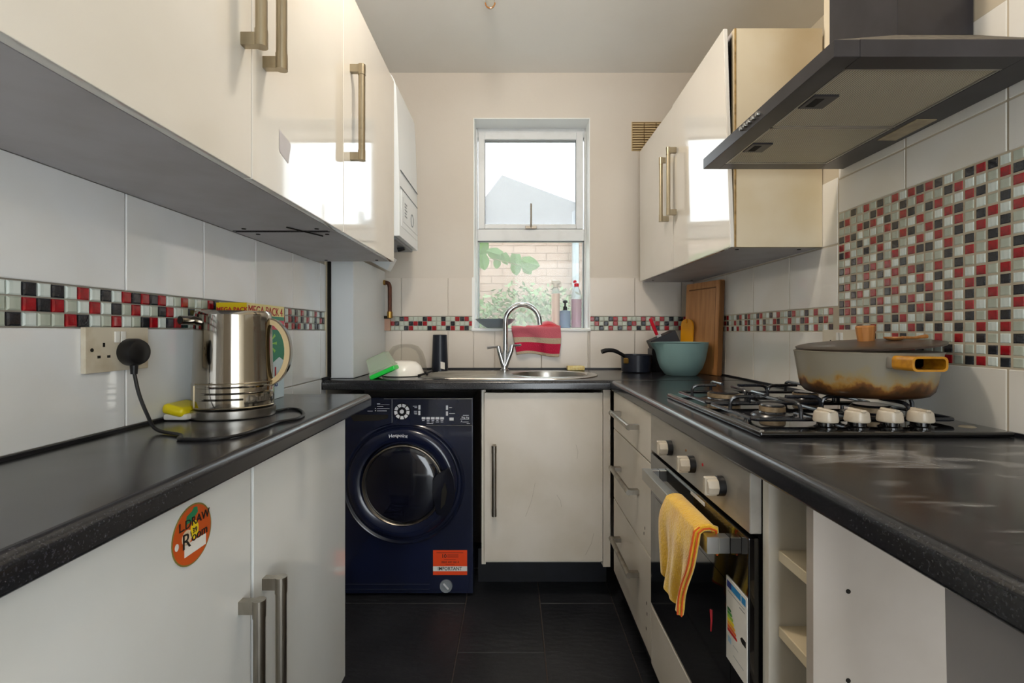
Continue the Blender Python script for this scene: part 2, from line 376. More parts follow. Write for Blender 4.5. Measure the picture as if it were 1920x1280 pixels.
# columns left->right; joints of a column at 2.013 or 1.704, stepping 0.61
xs = [-.82, -.2, .11, .4165, .723, 1.03]
tmesh = {}
for i in range(len(xs)-1):
    x0, x1 = xs[i]+.0015, xs[i+1]-.0015
    j0 = 2.013 if i in (0, 2, 4) else 1.704
    k = -6
    while True:
        ya, yb = j0+.61*k+.0015, j0+.61*(k+1)-.0015; k += 1
        if ya > YB: break
        if yb < -.6: continue
        yb = min(yb, YB-.002)
        if x1 > XR: x1 = XR-.002
        B(max(x0, XL+.002), x1, ya, yb, -.006, 0, bev=.0012).build('floor_tile', M['slate'], floor, smooth=False)
struct(B(-1.0, 1.45, Y0, 2.78, ZC, ZC+.1).build('ceiling', M['ceiling'], smooth=False))

wl = struct(B(-1.0, XL-TH, Y0, 2.78, 0, ZC).build('wall_left', M['grout_l'], smooth=False))
wr = struct(MB().box(XR+TH, 1.45, Y0, 2.78, 0, 2.06).box(XR+TH, 1.45, Y0, 1.515, 2.06, ZC).box(1.36, 1.45, 1.515, 2.78, 2.06, ZC).build('wall_right', M['paint_warm'], smooth=False))
WX0, WX1, WZ0, WZ1 = -.214, .408, 1.150, 2.275
bw = MB()
bw.box(-1.0, WX0, YB+TH, 2.78, 0, ZC); bw.box(WX1, 1.45, YB+TH, 2.78, 0, ZC); bw.box(WX0, WX1, YB+TH, 2.78, 0, WZ0-.012); bw.box(WX0, WX1, YB+TH, 2.78, WZ1, ZC)
wb = struct(bw.build('wall_back', M['paint'], smooth=False))

# glazed wall tiles ---------------------------------------------------
TILE_CACHE = {}
def tile(wall, side, a0, a1, z0, z1, m, parent, name='tile', bev=.0016, th=TH):
    """side: 'L','R','B'; a = Y (side walls) or X (back wall)"""
    key = (side, round(a1-a0, 4), round(z1-z0, 4), m.name, th)
    g = .0017
    if key not in TILE_CACHE:
        w_, h_ = (a1-a0)/2-g, (z1-z0)/2-g; mb = MB()
        if side == 'L': mb.box(0, th, -w_, w_, -h_, h_, bev=bev)
        elif side == 'R': mb.box(-th, 0, -w_, w_, -h_, h_, bev=bev)
        else: mb.box(-w_, w_, -th, 0, -h_, h_, bev=bev)
        o = mb.build(name, m, None, smooth=False); TILE_CACHE[key] = o.data; bpy.data.objects.remove(o)
    o = bpy.data.objects.new(name, TILE_CACHE[key]); C.objects.link(o); o.parent = parent
    a, z = (a0+a1)/2, (z0+z1)/2
    o.location = (XL-TH, a, z) if side == 'L' else ((XR+TH, a, z) if side == 'R' else (a, YB+TH, z))
    return o
def span(lo, hi, j0, step):
    k = math.floor((lo-j0)/step); out = []
    while j0+k*step < hi:
        a, b = max(lo, j0+k*step), min(hi, j0+(k+1)*step); k += 1
        if b-a > .006: out.append((a, b))
    return out

MZ0, MZ1 = 1.138, 1.213          # mosaic band
# left wall
for z0, z1 in ((.735, .935), (.935, MZ0), (MZ1, 1.415)):
    for a, b in span(-.3, 2.045, .989, .2492): tile(wl, 'L', a, b, z0, z1, M['tile_l'], wl)
B(XL-TH, XL-.001, 2.0455, 2.062, .70, 1.45).build('edge_trim', M['paint_warm'], wl, smooth=False, label='beige tile edge strip')
B(XL-TH, XL+.012, 2.062, 2.072, .935, 1.43).build('gap_strip', M['dark'], wl, smooth=False, label='dark ragged gap beside the boxed corner')
# back wall
for z0, z1 in ((.93, MZ0-.001), (MZ1-.001, 1.421)):
    for a, b in span(-.70, WX0-.001, -.6012, .25): tile(wb, 'B', a, b, z0, z1, M['tile_b'], wb)
    for a, b in span(WX1, XR-.001, .3988+.25, .25): tile(wb, 'B', a, b, z0, z1, M['tile_b'], wb)
for a, b in span(WX0-.001, WX1, -.6012, .25): tile(wb, 'B', a, b, .93, MZ0-.001, M['tile_b'], wb)
# right wall
PY = 1.438
RZ0, RZ1 = 1.1315, 1.205
gr = B(XR+.0015, XR+TH+.002, Y0+.9, YB, .90, 1.84).build('grout_bed', M['grout'], wr, smooth=False)
for a, b in span(PY+.001, YB-.002, PY, .2545): 
    tile(wr, 'R', a, b, .93, RZ0, M['tile_r'], wr); tile(wr, 'R', a, b, RZ1, 1.392, M['tile_r'], wr)
    tile(wr, 'R', a, b, 1.392, 1.592, M['tile_r'], wr)
for a, b in span(-.2, PY, .9455, .2462):
    tile(wr, 'R', a, b, .93, 1.0585, M['tile_r'], wr); tile(wr, 'R', a, b, 1.4815, 1.5825, M['tile_r'], wr); tile(wr, 'R', a, b, 1.5825, 1.7825, M['tile_r'], wr)

# mosaics --------------------------------------------------------------
GM = {'R': M['gR'], 'K': M['gK'], 'C': M['gC'], 'W': M['gW']}
mos_cache = {}
def mosaic(side, a, z, pa, pz, code, wall, stuffmb=None):
    w_, h_ = pa/2-.0013, pz/2-.0013; t0, t1, bb = .001, TH-.0004, .0026
    def mk(mb, ca, cz):
        def co(u, v, d):
            if side == 'L': return (XL-TH+d, ca+u, cz+v) if stuffmb else (d, u, v)
            if side == 'R': return (XR+TH-d, ca+u, cz+v) if stuffmb else (-d, u, v)
            return (ca+u, YB+TH-d, cz+v) if stuffmb else (u, -d, v)
        rings = []
        for (ww, hh, d) in ((w_, h_, 0), (w_, h_, t1-.0018), (w_-bb, h_-bb, t1)):
            rings.append([mb.bm.verts.new(co(su*ww, sv*hh, d)) for su, sv in ((-1, -1), (1, -1), (1, 1), (-1, 1))])
        for i in (0, 1):
            for k in range(4): mb._q([rings[i][k], rings[i][(k+1) % 4], rings[i+1][(k+1) % 4], rings[i+1][k]])
        mb._q(rings[2])
    if stuffmb is not None:
        stuffmb.mi = 'RKCW'.index(code); mk(stuffmb, a, z); return
    key = (side, code, round(pa, 4), round(pz, 4))
    if key not in mos_cache:
        mb = MB(); mk(mb, 0, 0); o = mb.build('mosaic_tile', GM[code], None, smooth=False); mos_cache[key] = o.data; bpy.data.objects.remove(o)
    o = bpy.data.objects.new('mosaic_tile', mos_cache[key]); C.objects.link(o); o.parent = wall
    o.location = (XL-TH, a, z) if side == 'L' else ((XR+TH, a, z) if side == 'R' else (a, YB+TH, z))
def rnd_code(prev, up):
    for _ in range(6):
        c = random.choice('RKCWCRKWC')
        if c in 'RK' and (c == prev or c == up) and random.random() < .8: continue
        return c
    return 'C'
MOSL = [B(XL-TH, XL-TH+.002, -.3, 2.045, MZ0, MZ1).build('mosaic_grout', M['grout_l'], wl, smooth=False)]
B(-.7, WX0-.001, YB+TH-.002, YB+TH, MZ0, MZ1).build('mosaic_grout', M['grout_l'], wb, smooth=False)
B(WX1, XR, YB+TH-.002, YB+TH, MZ0, MZ1).build('mosaic_grout', M['grout_l'], wb, smooth=False)
# left band, first joint seen at Y=.7575
LB = ['WKWKWRWKWRKRKRWCRCWCRKCWRCKWRC'+'KRCWCCKWRCKCRCKWCR', 'CRKRCWRWKCRWCKRWCKWRCKCRWKCCRW'+'KKRWRCRWRKRCKCRWCK', 'KWCCRKWCRWCKRWKRKCWRCKWCRCKWCR'+'RWCKRKWRCRKRCKWRCK']
nearL = ['RCWKC', 'KCCRW', 'WRKCC']
for r in range(3):
    z = MZ1-.0125-.025*r
    for i in range(-18, 52):
        a = .7575+.025*i+.0125
        if a > 2.04: break
        if i >= 0: code = LB[r][i % len(LB[r])]
        else: code = nearL[r][i % 5] if i < -1 else 'RCW'[r] if i == -2 else 'WCC'[r]
        if i < -5: continue
        mosaic('L', a, z, .025, .025, code, wl)
# back band
BLr = ['RCKRCCCKRCCKCCRKRC', 'RKCCKRKRCCCRCKCCCR', 'CCCKRCCCKRCCKRCRKC']
BRr = ['RKCCKRCRCCCRCRCRCKCKRCC', 'CRCKCRCCKRCKCCRCKCRCCKC', 'CCKCRCKCRCKCRCKCRCCRCKC']
for r in range(3):
    z = MZ1-.0135-.0248*r
    for i, c in enumerate(BLr[r]):
        if i == 0 and r == 0: continue
        mosaic('B', -.6625+.0249*(i+.5), z, .0249, .0248, c, wb)
    for i, c in enumerate(BRr[r]):
        a = WX1+.0005+.025*(i+.5)
        if a > XR-.012: break
        mosaic('B', a, z, .025, .0248, c, wb)
# big panel on right wall (18 rows), transcribed from the photograph; nearer columns than 22 fall outside the frame
PN = ['CCKCRCKCRWRKRKWCKRKWCR', 'KRCCCKRCCKCRCCKRWWCRKC', 'CCCRKRWKCRKCKRCWRKWCRK', 'KRKWCWCRKCWRCWRKCWCKWC', 'RWCKWRKCCRKCRKWRCKRWRW', 'KRWCKCRWKCWRWRCKWRWKCR',
      'CWKRCWKCRWRKKWRCKCKRWK', 'KRCCKRCRWKWCCCKWRCRCKC', 'WCKCRCKWRCRKCRCKCWKWRW', 'KRCWKWCRCKWRWKWRWRCRCK', 'CWKRWRCKRWCKRWKCRKWKWR', 'KRWCCKRWCKRWKCRWKCRCKC',
      'KRKWRWKWRCKRRWKCRWCWRC', 'WCRCKCRCKRWCKCRWKCRKWK', 'RKWKWRWKWWRKWKWKCRWRCW', 'CKRCWKCWRKCWCRCRWKCWKR', 'WCKRCWCKWCRKCCKWCWKRCK', 'CRCWKCRCWKCWRKRCKRWKCC']
PV = .0235
cells = []
for r in range(18):
    z = 1.4815-PV*(r+.5)
    for i in range(30):
        a = PY-.025*(i+.5)
        c = PN[r][i] if i < 22 else rnd_code('', '')
        cells.append((a, z, .025, PV, c))
RBand = ['KRCCRKCRRCKRCKCKRWCWKRWKRCWKRCWKWRCWKRCWKCRCWRK', 'CRKCKRCKCRKCRCKRKWCRCKWRKWCRWKCWRKCWRCWKRWCKRCW', 'RCKCRCKCRKCRCRKCRWKWRCWKRWCKWRCWKRWCWKRCKWRCWKC']
for r in range(3):
    z = RZ1-.0245*(r+.5)
    for i in range(47):
        a = YB-.002-.0245*(i+.5)
        if a < PY+.011: break
        cells.append((a, z, .0245, .0245, RBand[r][i]))
cells.sort(key=lambda t: t[0])
smb = MB(); cnt = 0
vis = [c for c in cells if c[0] > .90]; 
for c in cells:
    if c[0] <= .90: mosaic('R', c[0], c[1], c[2], c[3], c[4], wr, smb)
for n, c in enumerate(vis):
    if n < 298: mosaic('R', *c, wr)
    else: mosaic('R', *c, wr, smb)
smb.build('mosaic_field', [M['gR'], M['gK'], M['gC'], M['gW']], wr, smooth=False, kind='stuff')

# boxed-in corner, seals, pipework -------------------------------------
bx = B(XL, -.686, 2.072, YB-.004, .932, 1.452, bev=.002).build('trim_1', M['boiler'], None); struct(bx)
B(-.70, -.684, 2.0715, 2.0745, 1.10, 1.40).build('chip', M['dark'], bx, smooth=False) if False else None
struct(B(XL, XL+.006, .35, 1.557, .929, .936).build('trim_2', M['seal'], None, smooth=False))
struct(B(XL, XR, YB-.008, YB-.001, .929, .938).build('trim_3', M['seal'], None, smooth=False))
struct(B(XR-.006, XR, .2, YB, .929, .937).build('trim_4', M['seal'], None, smooth=False))
struct(B(XL, XL+.006, 2.0, 2.07, .929, .940).build('trim_5', M['seal'], None, smooth=False))

struct(MB().box(-1.0, .02, Y0-.1, Y0, 0, ZC).box(.02, 1.2, Y0-.1, Y0, 2.1, ZC).build('wall_front_added', M['paint'], None, smooth=False))  # unseen rear wall with an opening, added to halve fill light from behind
# window ---------------------------------------------------------------
FY = 2.715
wn = MB()
for s_ in (0, 1):                # outer fixed frame jambs
    x = WX0 if s_ == 0 else WX1-.012
    wn.box(x, x+.012, FY, FY+.06, WZ0, WZ1, bev=.002)
wn.box(WX0+.012, WX1-.012, FY, FY+.06, WZ1-.055, WZ1, bev=.002)
win = struct(wn.build('window_1', M['upvc'], None))
def zz(y, Y=FY): return CZ+(622-y)*Y/907
def xx(x, Y=FY): return (x-963)*Y/907
MB().box(WX0+.012, WX1-.012, FY-.008, FY+.05, zz(452), zz(430), bev=.003).build('transom', M['upvc'], win)
sx0, sx1, sz0, sz1 = xx(897), xx(1093), zz(430)+.001, zz(249)
gx0, gx1, gz0, gz1 = xx(909), xx(1080), zz(421), zz(263)
f = MB()
f.box(sx0, gx0, FY-.012, FY+.04, sz0, sz1, bev=.003); f.box(gx1, sx1, FY-.012, FY+.04, sz0, sz1, bev=.003)
f.box(gx0, gx1, FY-.012, FY+.04, gz1, sz1, bev=.003); f.box(gx0, gx1, FY-.012, FY+.04, sz0, gz0, bev=.003)
sash = f.build('sash', M['upvc'], win)
g = MB()
for a in ((gx0-.004, gx0+.003, gz0, gz1), (gx1-.003, gx1+.004, gz0, gz1)): g.box(a[0], a[1], FY+.0, FY+.02, a[2], a[3])
g.box(gx0, gx1, FY, FY+.02, gz1-.006, gz1+.002); g.build('gasket', M['boiler_g'], sash, smooth=False)
B(gx0, gx1, FY+.012, FY+.016, gz0, gz1).build('pane', M['glass_up'], sash, smooth=False)
st = MB(); st.box(xx(985), xx(1006), FY-.024, FY-.012, zz(430), zz(425), bev=.001); st.tube([(xx(995.5), FY-.022, zz(428)), (xx(995.5), FY-.026, zz(384))], .0055, 8); st.build('window_stay', M['nickel_d'], sash)
B(WX0+.012, WX1-.012, FY+.012, FY+.016, WZ0+.002, zz(452)).build('pane', M['glass_lo'], win, smooth=False)
g = MB(); g.box(xx(1093), xx(1095), FY, FY+.03, WZ0, zz(452)); g.box(xx(897), xx(898.5), FY, FY+.03, WZ0, zz(452)); g.box(WX0+.012, WX1-.012, FY, FY+.012, zz(453.6), zz(452)); g.build('gasket', M['boiler_g'], win, smooth=False)
# reveals and sill
r = MB(); r.box(WX0-.001, WX0+.003, YB+.001, FY+.001, WZ0, WZ1); r.box(WX1-.003, WX1+.001, YB+.001, FY+.001, WZ0, WZ1); r.box(WX0, WX1, YB+.001, FY+.001, WZ1-.004, WZ1)
r.build('reveal', M['reveal'], win, smooth=False)
B(WX0-.012, WX1+.004, YB-.012, FY+.005, WZ0-.016, WZ0, bev=.003).build('sill', M['reveal'], win)
r = MB(); r.box(WX0-.008, WX0+.006, YB-.004, YB+.03, WZ0, 1.421); r.box(WX1-.004, WX1+.002, YB-.004, YB+.03, WZ0, 1.421); r.build('tile_return', M['reveal'], win, smooth=False)

# ------------------------------------------------------------------ outdoors
gd = struct(B(-14, 14, 3.0, 22, -.4, -.3).build('ground_outside', M['grass'], None, smooth=False))
gwall = T('garden_wall', 'pale pinkish brick garden wall beyond the window', 'wall', (0, 5.2, -.3))
B(-3.0, 3.0, 5.2, 5.4, -.3, 2.16).build('wall_body', M['brick'], gwall, smooth=False)
bm_ = MB()
for rr in range(21):
    z = .42+rr*.082; 
    for k in range(-8, 9):
        x = k*.235+(rr % 2)*.117
        bm_.box(x-.112, x+.112, 5.194, 5.2, z, z+.075)
bm_.build('brickwork', M['brick'], gwall, smooth=False, kind='stuff')
hs = T('neighbour_house', 'pale rendered house with grey hipped roof beyond garden wall', 'house', (0, 10, -.3))
B(-2.6, 5, 10, 15, -.3, 3.0).build('wall_body', M['render_w'], hs, smooth=False)
rf = MB(); z1 = 4.75
vs = [rf.bm.verts.new(p) for p in ((-1.2, 9.7, 3.0), (5.4, 9.7, 3.0), (5.4, 15.3, 3.0), (-1.2, 15.3, 3.0), (-.3, 12.4, 5.15), (3.6, 12.4, 3.7))]
for q in ((0, 1, 5, 4), (1, 2, 5), (2, 3, 4, 5), (3, 0, 4), (3, 2, 1, 0)): rf._q([vs[i] for i in q])
rf.build('roof', M['roof'], hs, smooth=False)
dp = T('drainpipe', 'grey vertical drainpipe on garden wall right of the window view', 'pipe', (.655, 5.1, -.3))
MB().cyl((.655, 5.12, -.3), (.655, 5.12, 2.4), .036, 14).build('pipe_run', M['boiler_g'], dp)
for z_ in (.6, 1.5): MB().box(.61, .70, 5.1, 5.19, z_, z_+.03).build('clip', M['boiler_g'], dp)
sh = T('garden_shrub', 'pale green leafy shrub growing below the garden wall', 'shrub', (.05, 4.7, -.3))
lf = MB()
for k in range(2600):
    x = random.uniform(-.75, .75); top = 1.44+.10*math.sin(x*4+1)+random.uniform(-.1, .1); z = top-abs(random.gauss(0, .35)); y = 4.7+random.uniform(-.28, .25)
    s_ = random.uniform(.018, .04); d = Vector((random.uniform(-1, 1), random.uniform(-.6, .6), random.uniform(-.4, 1))).normalized(); u = d.cross(Vector((random.random()-.5, random.random()-.5, random.random()))).normalized()
    p = Vector((x, y, z)); lf._q([lf.bm.verts.new(q) for q in (p-d*s_, p+u*s_*.5, p+d*s_, p-u*s_*.5)])
lf.build('foliage', M['leaf_s'], sh, smooth=False, kind='stuff')
st = MB()
for k in range(9):
    x = -.6+.15*k; st.tube([(x*.6, 4.7, -.3), (x, 4.7+.05*(k % 3), 1.3)], .012, 6)
st.build('stem', M['stem'], sh)
vn = T('vine_spray', 'trailing vine spray with broad green leaves outside window', 'vine', (-.3, 3.2, 1.75))
VY = 3.25
def vp(x, y, d=0): return Vector(((x-963)*(VY+d)/907, VY+d, CZ+(622-y)*(VY+d)/907))
MB().tube(spline([vp(860, 470), vp(905, 482), vp(930, 486), vp(960, 494), vp(985, 499), vp(1008, 506)], 6), .0022, 6).build('stem', M['stem'], vn)
MB().tube(spline([(-.75, 3.3, -.3), (-.72, 3.28, .5), (-.66, 3.26, 1.2), (-.5, 3.25, 1.62), tuple(vp(860, 470))], 6), .006, 8).build('main_stem', M['stem'], vn)
def leaf(x, y, r, ang, tilt):
    mb = MB(); n = 13; pts = []
    for k in range(n+1):
        t = k/n*2*PI; rad = 1-.32*max(0, math.cos(t-PI))**6+.28*max(0, math.cos(t))**4+.07*math.cos(5*t)
        pts.append((rad*math.cos(t), rad*.8*math.sin(t)))
    c = vp(x, y, random.uniform(-.04, .04)); rr = r*1.15*VY/907
    def mp(p):
        X = p[0]*math.cos(ang)-p[1]*math.sin(ang); Z = p[0]*math.sin(ang)+p[1]*math.cos(ang)
        return c+Vector((X*rr, abs(p[1])*rr*.35+X*rr*tilt, Z*rr))
    cv = mb.bm.verts.new(mp((0, 0))); ring = [mb.bm.verts.new(mp(p)) for p in pts[:-1]]
    for k in range(len(ring)): mb._q([cv, ring[k], ring[(k+1) % len(ring)]])
    mb.build('leaf', M['leaf'], vn, smooth=False)
for a in ((904, 463, 14, -1.9, .3), (893, 470, 13, -2.2, .1), (905, 487, 13, -1.4, .2), (931, 476, 13, 2.9, .4), (946, 482, 10, -1.2, .2), (932, 492, 8, -1.7, .1), (967, 486, 13, -1.6, .4), (967, 500, 11, -1.5, .2), (990, 493, 15, -.2, .3), (987, 502, 10, -.9, .1)): leaf(*a)

# ------------------------------------------------------------------ worktops
def nose(d, top, th, front, back, sgn):
    """profile (h, z) with rounded front edge; front/back are coordinates, sgn = direction front->back"""
    p = []; R = .016
    for k in range(7):
        a = PI/2*k/6; p.append((front+sgn*(R-R*math.sin(a)), top-R+R*math.cos(a)))
    p = p[::1]
    r2 = .006
    for k in range(4):
        a = PI/2*k/3; p.append((front+sgn*(r2-r2*math.cos(a)), top-th+r2-r2*math.sin(a)))
    p.append((back, top-th)); p.append((back, top)); return p
WT, WTH = .93, .04
o = MB(); o.prism(nose(0, WT, WTH, -.458, XL+.001, -1), 1, .25, 1.557)
wtl = recenter(o.build('worktop', M['wt'], None, angle=50), (-.62, .9, WT-WTH)); tag(wtl, 'short black speckled worktop along the left wall under the kettle', 'worktop')
o = MB(); o.prism(nose(0, WT, WTH, .400, XR-.001, 1), 1, .12, 1.985)
wtr = recenter(o.build('worktop', M['wt_s'], None, angle=50), (.68, 1.0, WT-WTH)); tag(wtr, 'black worktop along the right wall carrying the hob, smeared near end', 'worktop')
SX, SY, SR = .165, 2.25, .17
o = MB(); o.prism(nose(0, WT, WTH, 1.995, YB-.001, 1), 0, XL+.001, XR-.001)
wtb = o.build('worktop', M['wt'], None, angle=50)
cut = MB().cyl((SX, SY, .7), (SX, SY, 1.1), SR+.004, 48).build('cut', M['wt'], None)
md = wtb.modifiers.new('b', 'BOOLEAN'); md.object = cut; md.solver = 'EXACT'; md.operation = 'DIFFERENCE'
dg = bpy.context.evaluated_depsgraph_get(); nm = bpy.data.meshes.new_from_object(wtb.evaluated_get(dg)); wtb.modifiers.clear(); wtb.data = nm
bpy.data.objects.remove(cut); nm.set_sharp_from_angle(angle=math.radians(50))
recenter(wtb, (.08, 2.3, WT-WTH)); tag(wtb, 'black worktop along the back wall holding the round sink', 'worktop')

# ------------------------------------------------------------------ cupboard handle
def handle(parent, base, length, along, out, mat_=None, off=.033, r=.0100):
    """bar handle; base = middle of the handle on the door surface"""
    b = Vector(base); al = Vector(along); o_ = Vector(out); w_ = al.cross(o_); m = MB()
    c = b+o_*off; h = length/2
    m.tube([c-al*(h-.03), c+al*(h-.03)], r, 18)
    for s_ in (-1, 1):
        m.tube([c+al*s_*(h-.031), c+al*s_*(h-.0305), c+al*s_*h], [r*1.0, r*1.1, r*1.1], 18)
        p = b+al*s_*(h-.012); m.tube([p, c+al*s_*(h-.012)], 0, sq=(.015, .022, al))
    return m.build('handle', mat_ or M['nickel'], parent)

# ------------------------------------------------------------------ left wall cabinets
DX = -.480
ZB, ZT = CZ+.281, CZ+1.005
def left_wall_cab(ya, yb, doors, label):
    t = T('wall_cabinet', label, 'cabinet', (-.63, (ya+yb)/2, ZB), group='left wall cabinets')
    c = MB(); x0, x1 = XL+.001, DX-.022
    c.box(x0, x1, ya, yb, ZB+.002, ZB+.018); c.box(x0, x1, ya, yb, ZT-.018, ZT)
    c.box(x0, x1, ya, ya+.018, ZB+.018, ZT-.018); c.box(x0, x1, yb-.018, yb, ZB+.018, ZT-.018); c.box(x0, x0+.008, ya+.018, yb-.018, ZB+.018, ZT-.018)
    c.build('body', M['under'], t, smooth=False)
    for (a, b, hy) in doors:
        d = B(DX-.018, DX, a+.0015, b-.0015, ZB, ZT, bev=.002, seg=2).build('door', M['gloss'], t)
        if hy: handle(d, (DX, hy, CZ+.645), .282, (0, 0, 1), (1, 0, 0))
    for a in (ya+.035, yb-.035):
        for x in (-.74, -.54): MB().cyl((x, a, ZB+.0005), (x, a, ZB+.003), .006, 12).build('screw_cap', M['dark'], t)
    return t
c1 = left_wall_cab(.40, 1.362, ((.40, .888, .857), (.888, 1.364, .932)), 'long cream gloss wall cabinet above kettle with two bar handles')
c2 = left_wall_cab(1.366, 1.944, ((1.364, 1.944, 1.425),), 'far cream gloss wall cabinet beside the boiler with one handle')
ln = MB(); ln.box(-.785, -.52, 1.352, 1.354, ZB+.0005, ZB+.003); ln.box(-.785, -.52, 1.366, 1.368, ZB+.0005, ZB+.003)
ln.tube([(-.61, 1.30, ZB), (-.56, 1.42, ZB)], .0022, 6); ln.build('joint_strip', M['dark'], c1, smooth=False)
# chip on door
MB().sheet(lambda u, v: (DX+.0006, .99+.04*u+.012*v*u, 1.50+.045*v-.012*u), 3, 3).build('glue_mark', M['under'], c1, smooth=False, label='grey torn sticker residue')

# ------------------------------------------------------------------ left base cabinet
t = T('base_cabinet', 'white two-door base cabinet under the left worktop', 'cabinet', (-.63, .88, 0))
c = MB(); x0, x1 = XL+.001, DX-.022
c.box(x0, x1, .39, .408, .15, WT-WTH); c.box(x0, x1, 1.36, 1.378, .15, WT-WTH); c.box(x0, x1, .408, 1.36, .15, .168); c.box(x0, x0+.008, .408, 1.36, .168, WT-WTH); c.box(x1-.01, x1, .408, 1.36, .85, .888)
c.build('body', M['carcass'], t, smooth=False)
B(x0, DX-.05, .39, 1.378, 0, .15).build('plinth', mat('brown_plinth', '#4a3a28', .7), t, smooth=False)
d1 = B(DX-.018, DX, .392, .884, .15, .888, bev=.002, seg=2).build('door', M['gloss_w'], t)
d2 = B(DX-.018, DX, .893, 1.380, .15, .888, bev=.002, seg=2).build('door', M['gloss_w'], t)
handle(d1, (DX, .85, .52), .28, (0, 0, 1), (1, 0, 0), M['nickel_d']); handle(d2, (DX, .93, .52), .28, (0, 0, 1), (1, 0, 0), M['nickel_d'])
# round card lid stuck on the near door
rc = T('lid_sticker', 'round orange printed lid stuck on the left base cabinet door', 'sticker', (DX, .722, .83))
KY, KZ, KR = .722, .8285, .0445
MB().lathe([(0, 0), (KR, 0), (KR, .0006), (0, .0006)], (DX+.0003, KY, KZ), (1, 0, 0), 40).build('card_edge', M['olive'], rc)
MB().lathe([(0, 0), (KR*.95, 0), (KR*.95, .0004), (0, .0004)], (DX+.0008, KY, KZ), (1, 0, 0), 40).build('card', M['orange2'], rc)
X_ = DX+.0013
def lp(u, v): return (X_, KY+u*KR, KZ+v*KR)    # u right(-> +Y), v up
def patch(poly, m, nm, parent, f, e=.0003, ax=(1, 0, 0)):
    mb = MB(); A = [mb.bm.verts.new(f(*p)) for p in poly]; mb._q(A); Bv = [mb.bm.verts.new(Vector(f(*p))+Vector(ax)*e) for p in poly]; mb._q(Bv)
    n = len(poly)
    for i in range(n): mb._q([A[i], A[(i+1) % n], Bv[(i+1) % n], Bv[i]])
    return mb.build(nm, m, parent, smooth=False)
patch([(-.38, .42), (-.1, .45), (.25, .66), (.22, .85), (.05, .88), (-.05, .78), (-.3, .7)], M['green_s'], 'logo', rc, lp)
patch([(-.42, -.62), (.68, -.62), (.68, -.25), (.1, -.22), (-.42, -.22)], M['paper'], 'label_panel', rc, lp)
patch([(.38*math.cos(a)*.55+.08, .38*math.sin(a)*.8+.12) for a in [k*PI/8 for k in range(16)]], M['yellow_s'], 'badge', rc, lp)
patch([(-.30+.24*math.cos(a), -.0+.25*math.sin(a)) for a in [k*PI/8 for k in range(16)]], mat('cream_print', '#d8bfa0', .6), 'picture', rc, lp)
patch([(-.78+.09*math.cos(a), -.12+.12*math.sin(a)) for a in [k*PI/8 for k in range(16)]], M['paper'], 'seal_mark', rc, lp)
LM = lambda u, v: plane_M((X_+.0006, KY+u*KR, KZ+v*KR), (0, 1, 0), (0, 0, 1))
text('L.DRAW', .0185, LM(.08, .42), M['ink'], rc, 'handwriting'); text('R', .032, LM(-.34, -.12), M['ink'], rc, 'handwriting'); text('oom', .020, LM(.34, -.1), M['ink'], rc, 'handwriting'); text('39', .011, LM(.08, .1), M['ink'], rc, 'lettering')

# ------------------------------------------------------------------ right wall cabinets
RX, RY0 = .677, 1.51
t = T('wall_cabinet', 'cream wall cabinet beside the cooker hood with leaning gloss door', 'cabinet', (.82, 2.05, 1.395))
RZB, RZT = 1.395, 2.077
c = MB(); x0, x1 = RX+.0115, XR-.001
c.box(x0, x1, RY0, RY0+.018, RZB, RZT)
c.build('side_panel', M['carcass_y'], t, smooth=False, label='yellowed cream side panel')
c = MB(); c.box(x0, x1, RY0+.018, YB-.001, RZB+.001, RZB+.019); c.box(x0, x1, RY0+.018, YB-.001, RZT-.018, RZT); c.box(x0, x1, 2.02, 2.038, RZB+.019, RZT-.018); c.box(x1-.008, x1, RY0+.018, YB-.001, RZB+.019, RZT-.018)
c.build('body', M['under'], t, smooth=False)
for p in ((.72, 1.56), (.92, 1.56), (.72, 2.5), (.92, 2.5)): MB().cyl((p[0], p[1], RZB-.0005), (p[0], p[1], RZB+.004), .006, 12).build('screw_cap', M['dark'], t)
def rdoor(y0, y1, xb0, xb1, lean0, lean1):
    mb = MB(); th = .013
    def X(y, z):
        k = (y-y0)/(y1-y0); zz_ = (z-RZB)/(RZT-RZB); return (xb0+(xb1-xb0)*k)-(lean0+(lean1-lean0)*k)*zz_
    P = []
    for (y, z) in ((y0, RZB), (y1, RZB), (y1, RZT), (y0, RZT)):
        P.append(((X(y, z), y, z), (X(y, z)+th, y, z)))
    A = [mb.bm.verts.new(p[0]) for p in P]; Bq = [mb.bm.verts.new(p[1]) for p in P]
    mb._q(A); mb._q(Bq)
    for i in range(4): mb._q([A[i], A[(i+1) % 4], Bq[(i+1) % 4], Bq[i]])
    bmesh.ops.bevel(mb.bm, geom=mb.bm.edges[:], offset=.0018, segments=2, affect='EDGES')
    return mb
rdA = rdoor(RY0, 2.025, .677, .670, .022, .006).build('door', M['gloss'], t)
rdB = rdoor(2.029, 2.54, .670, .664, .002, .002).build('door', M['gloss'], t)
handle(rdA, (.663, 1.975, 1.744), .277, (0, 0, 1), (-1, 0, 0), M['nickel'], off=.032, r=.0085); handle(rdB, (.668, 2.09, 1.744), .277, (0, 0, 1), (-1, 0, 0), M['nickel'], off=.032, r=.0085)
B(RX+.012, RX+.018, RY0-.0008, RY0+.001, RZB, RZT).build('edge_strip', M['edgewood'], t, smooth=False, label='dark greasy hinge gap')

# ------------------------------------------------------------------ right base run
BX = .405
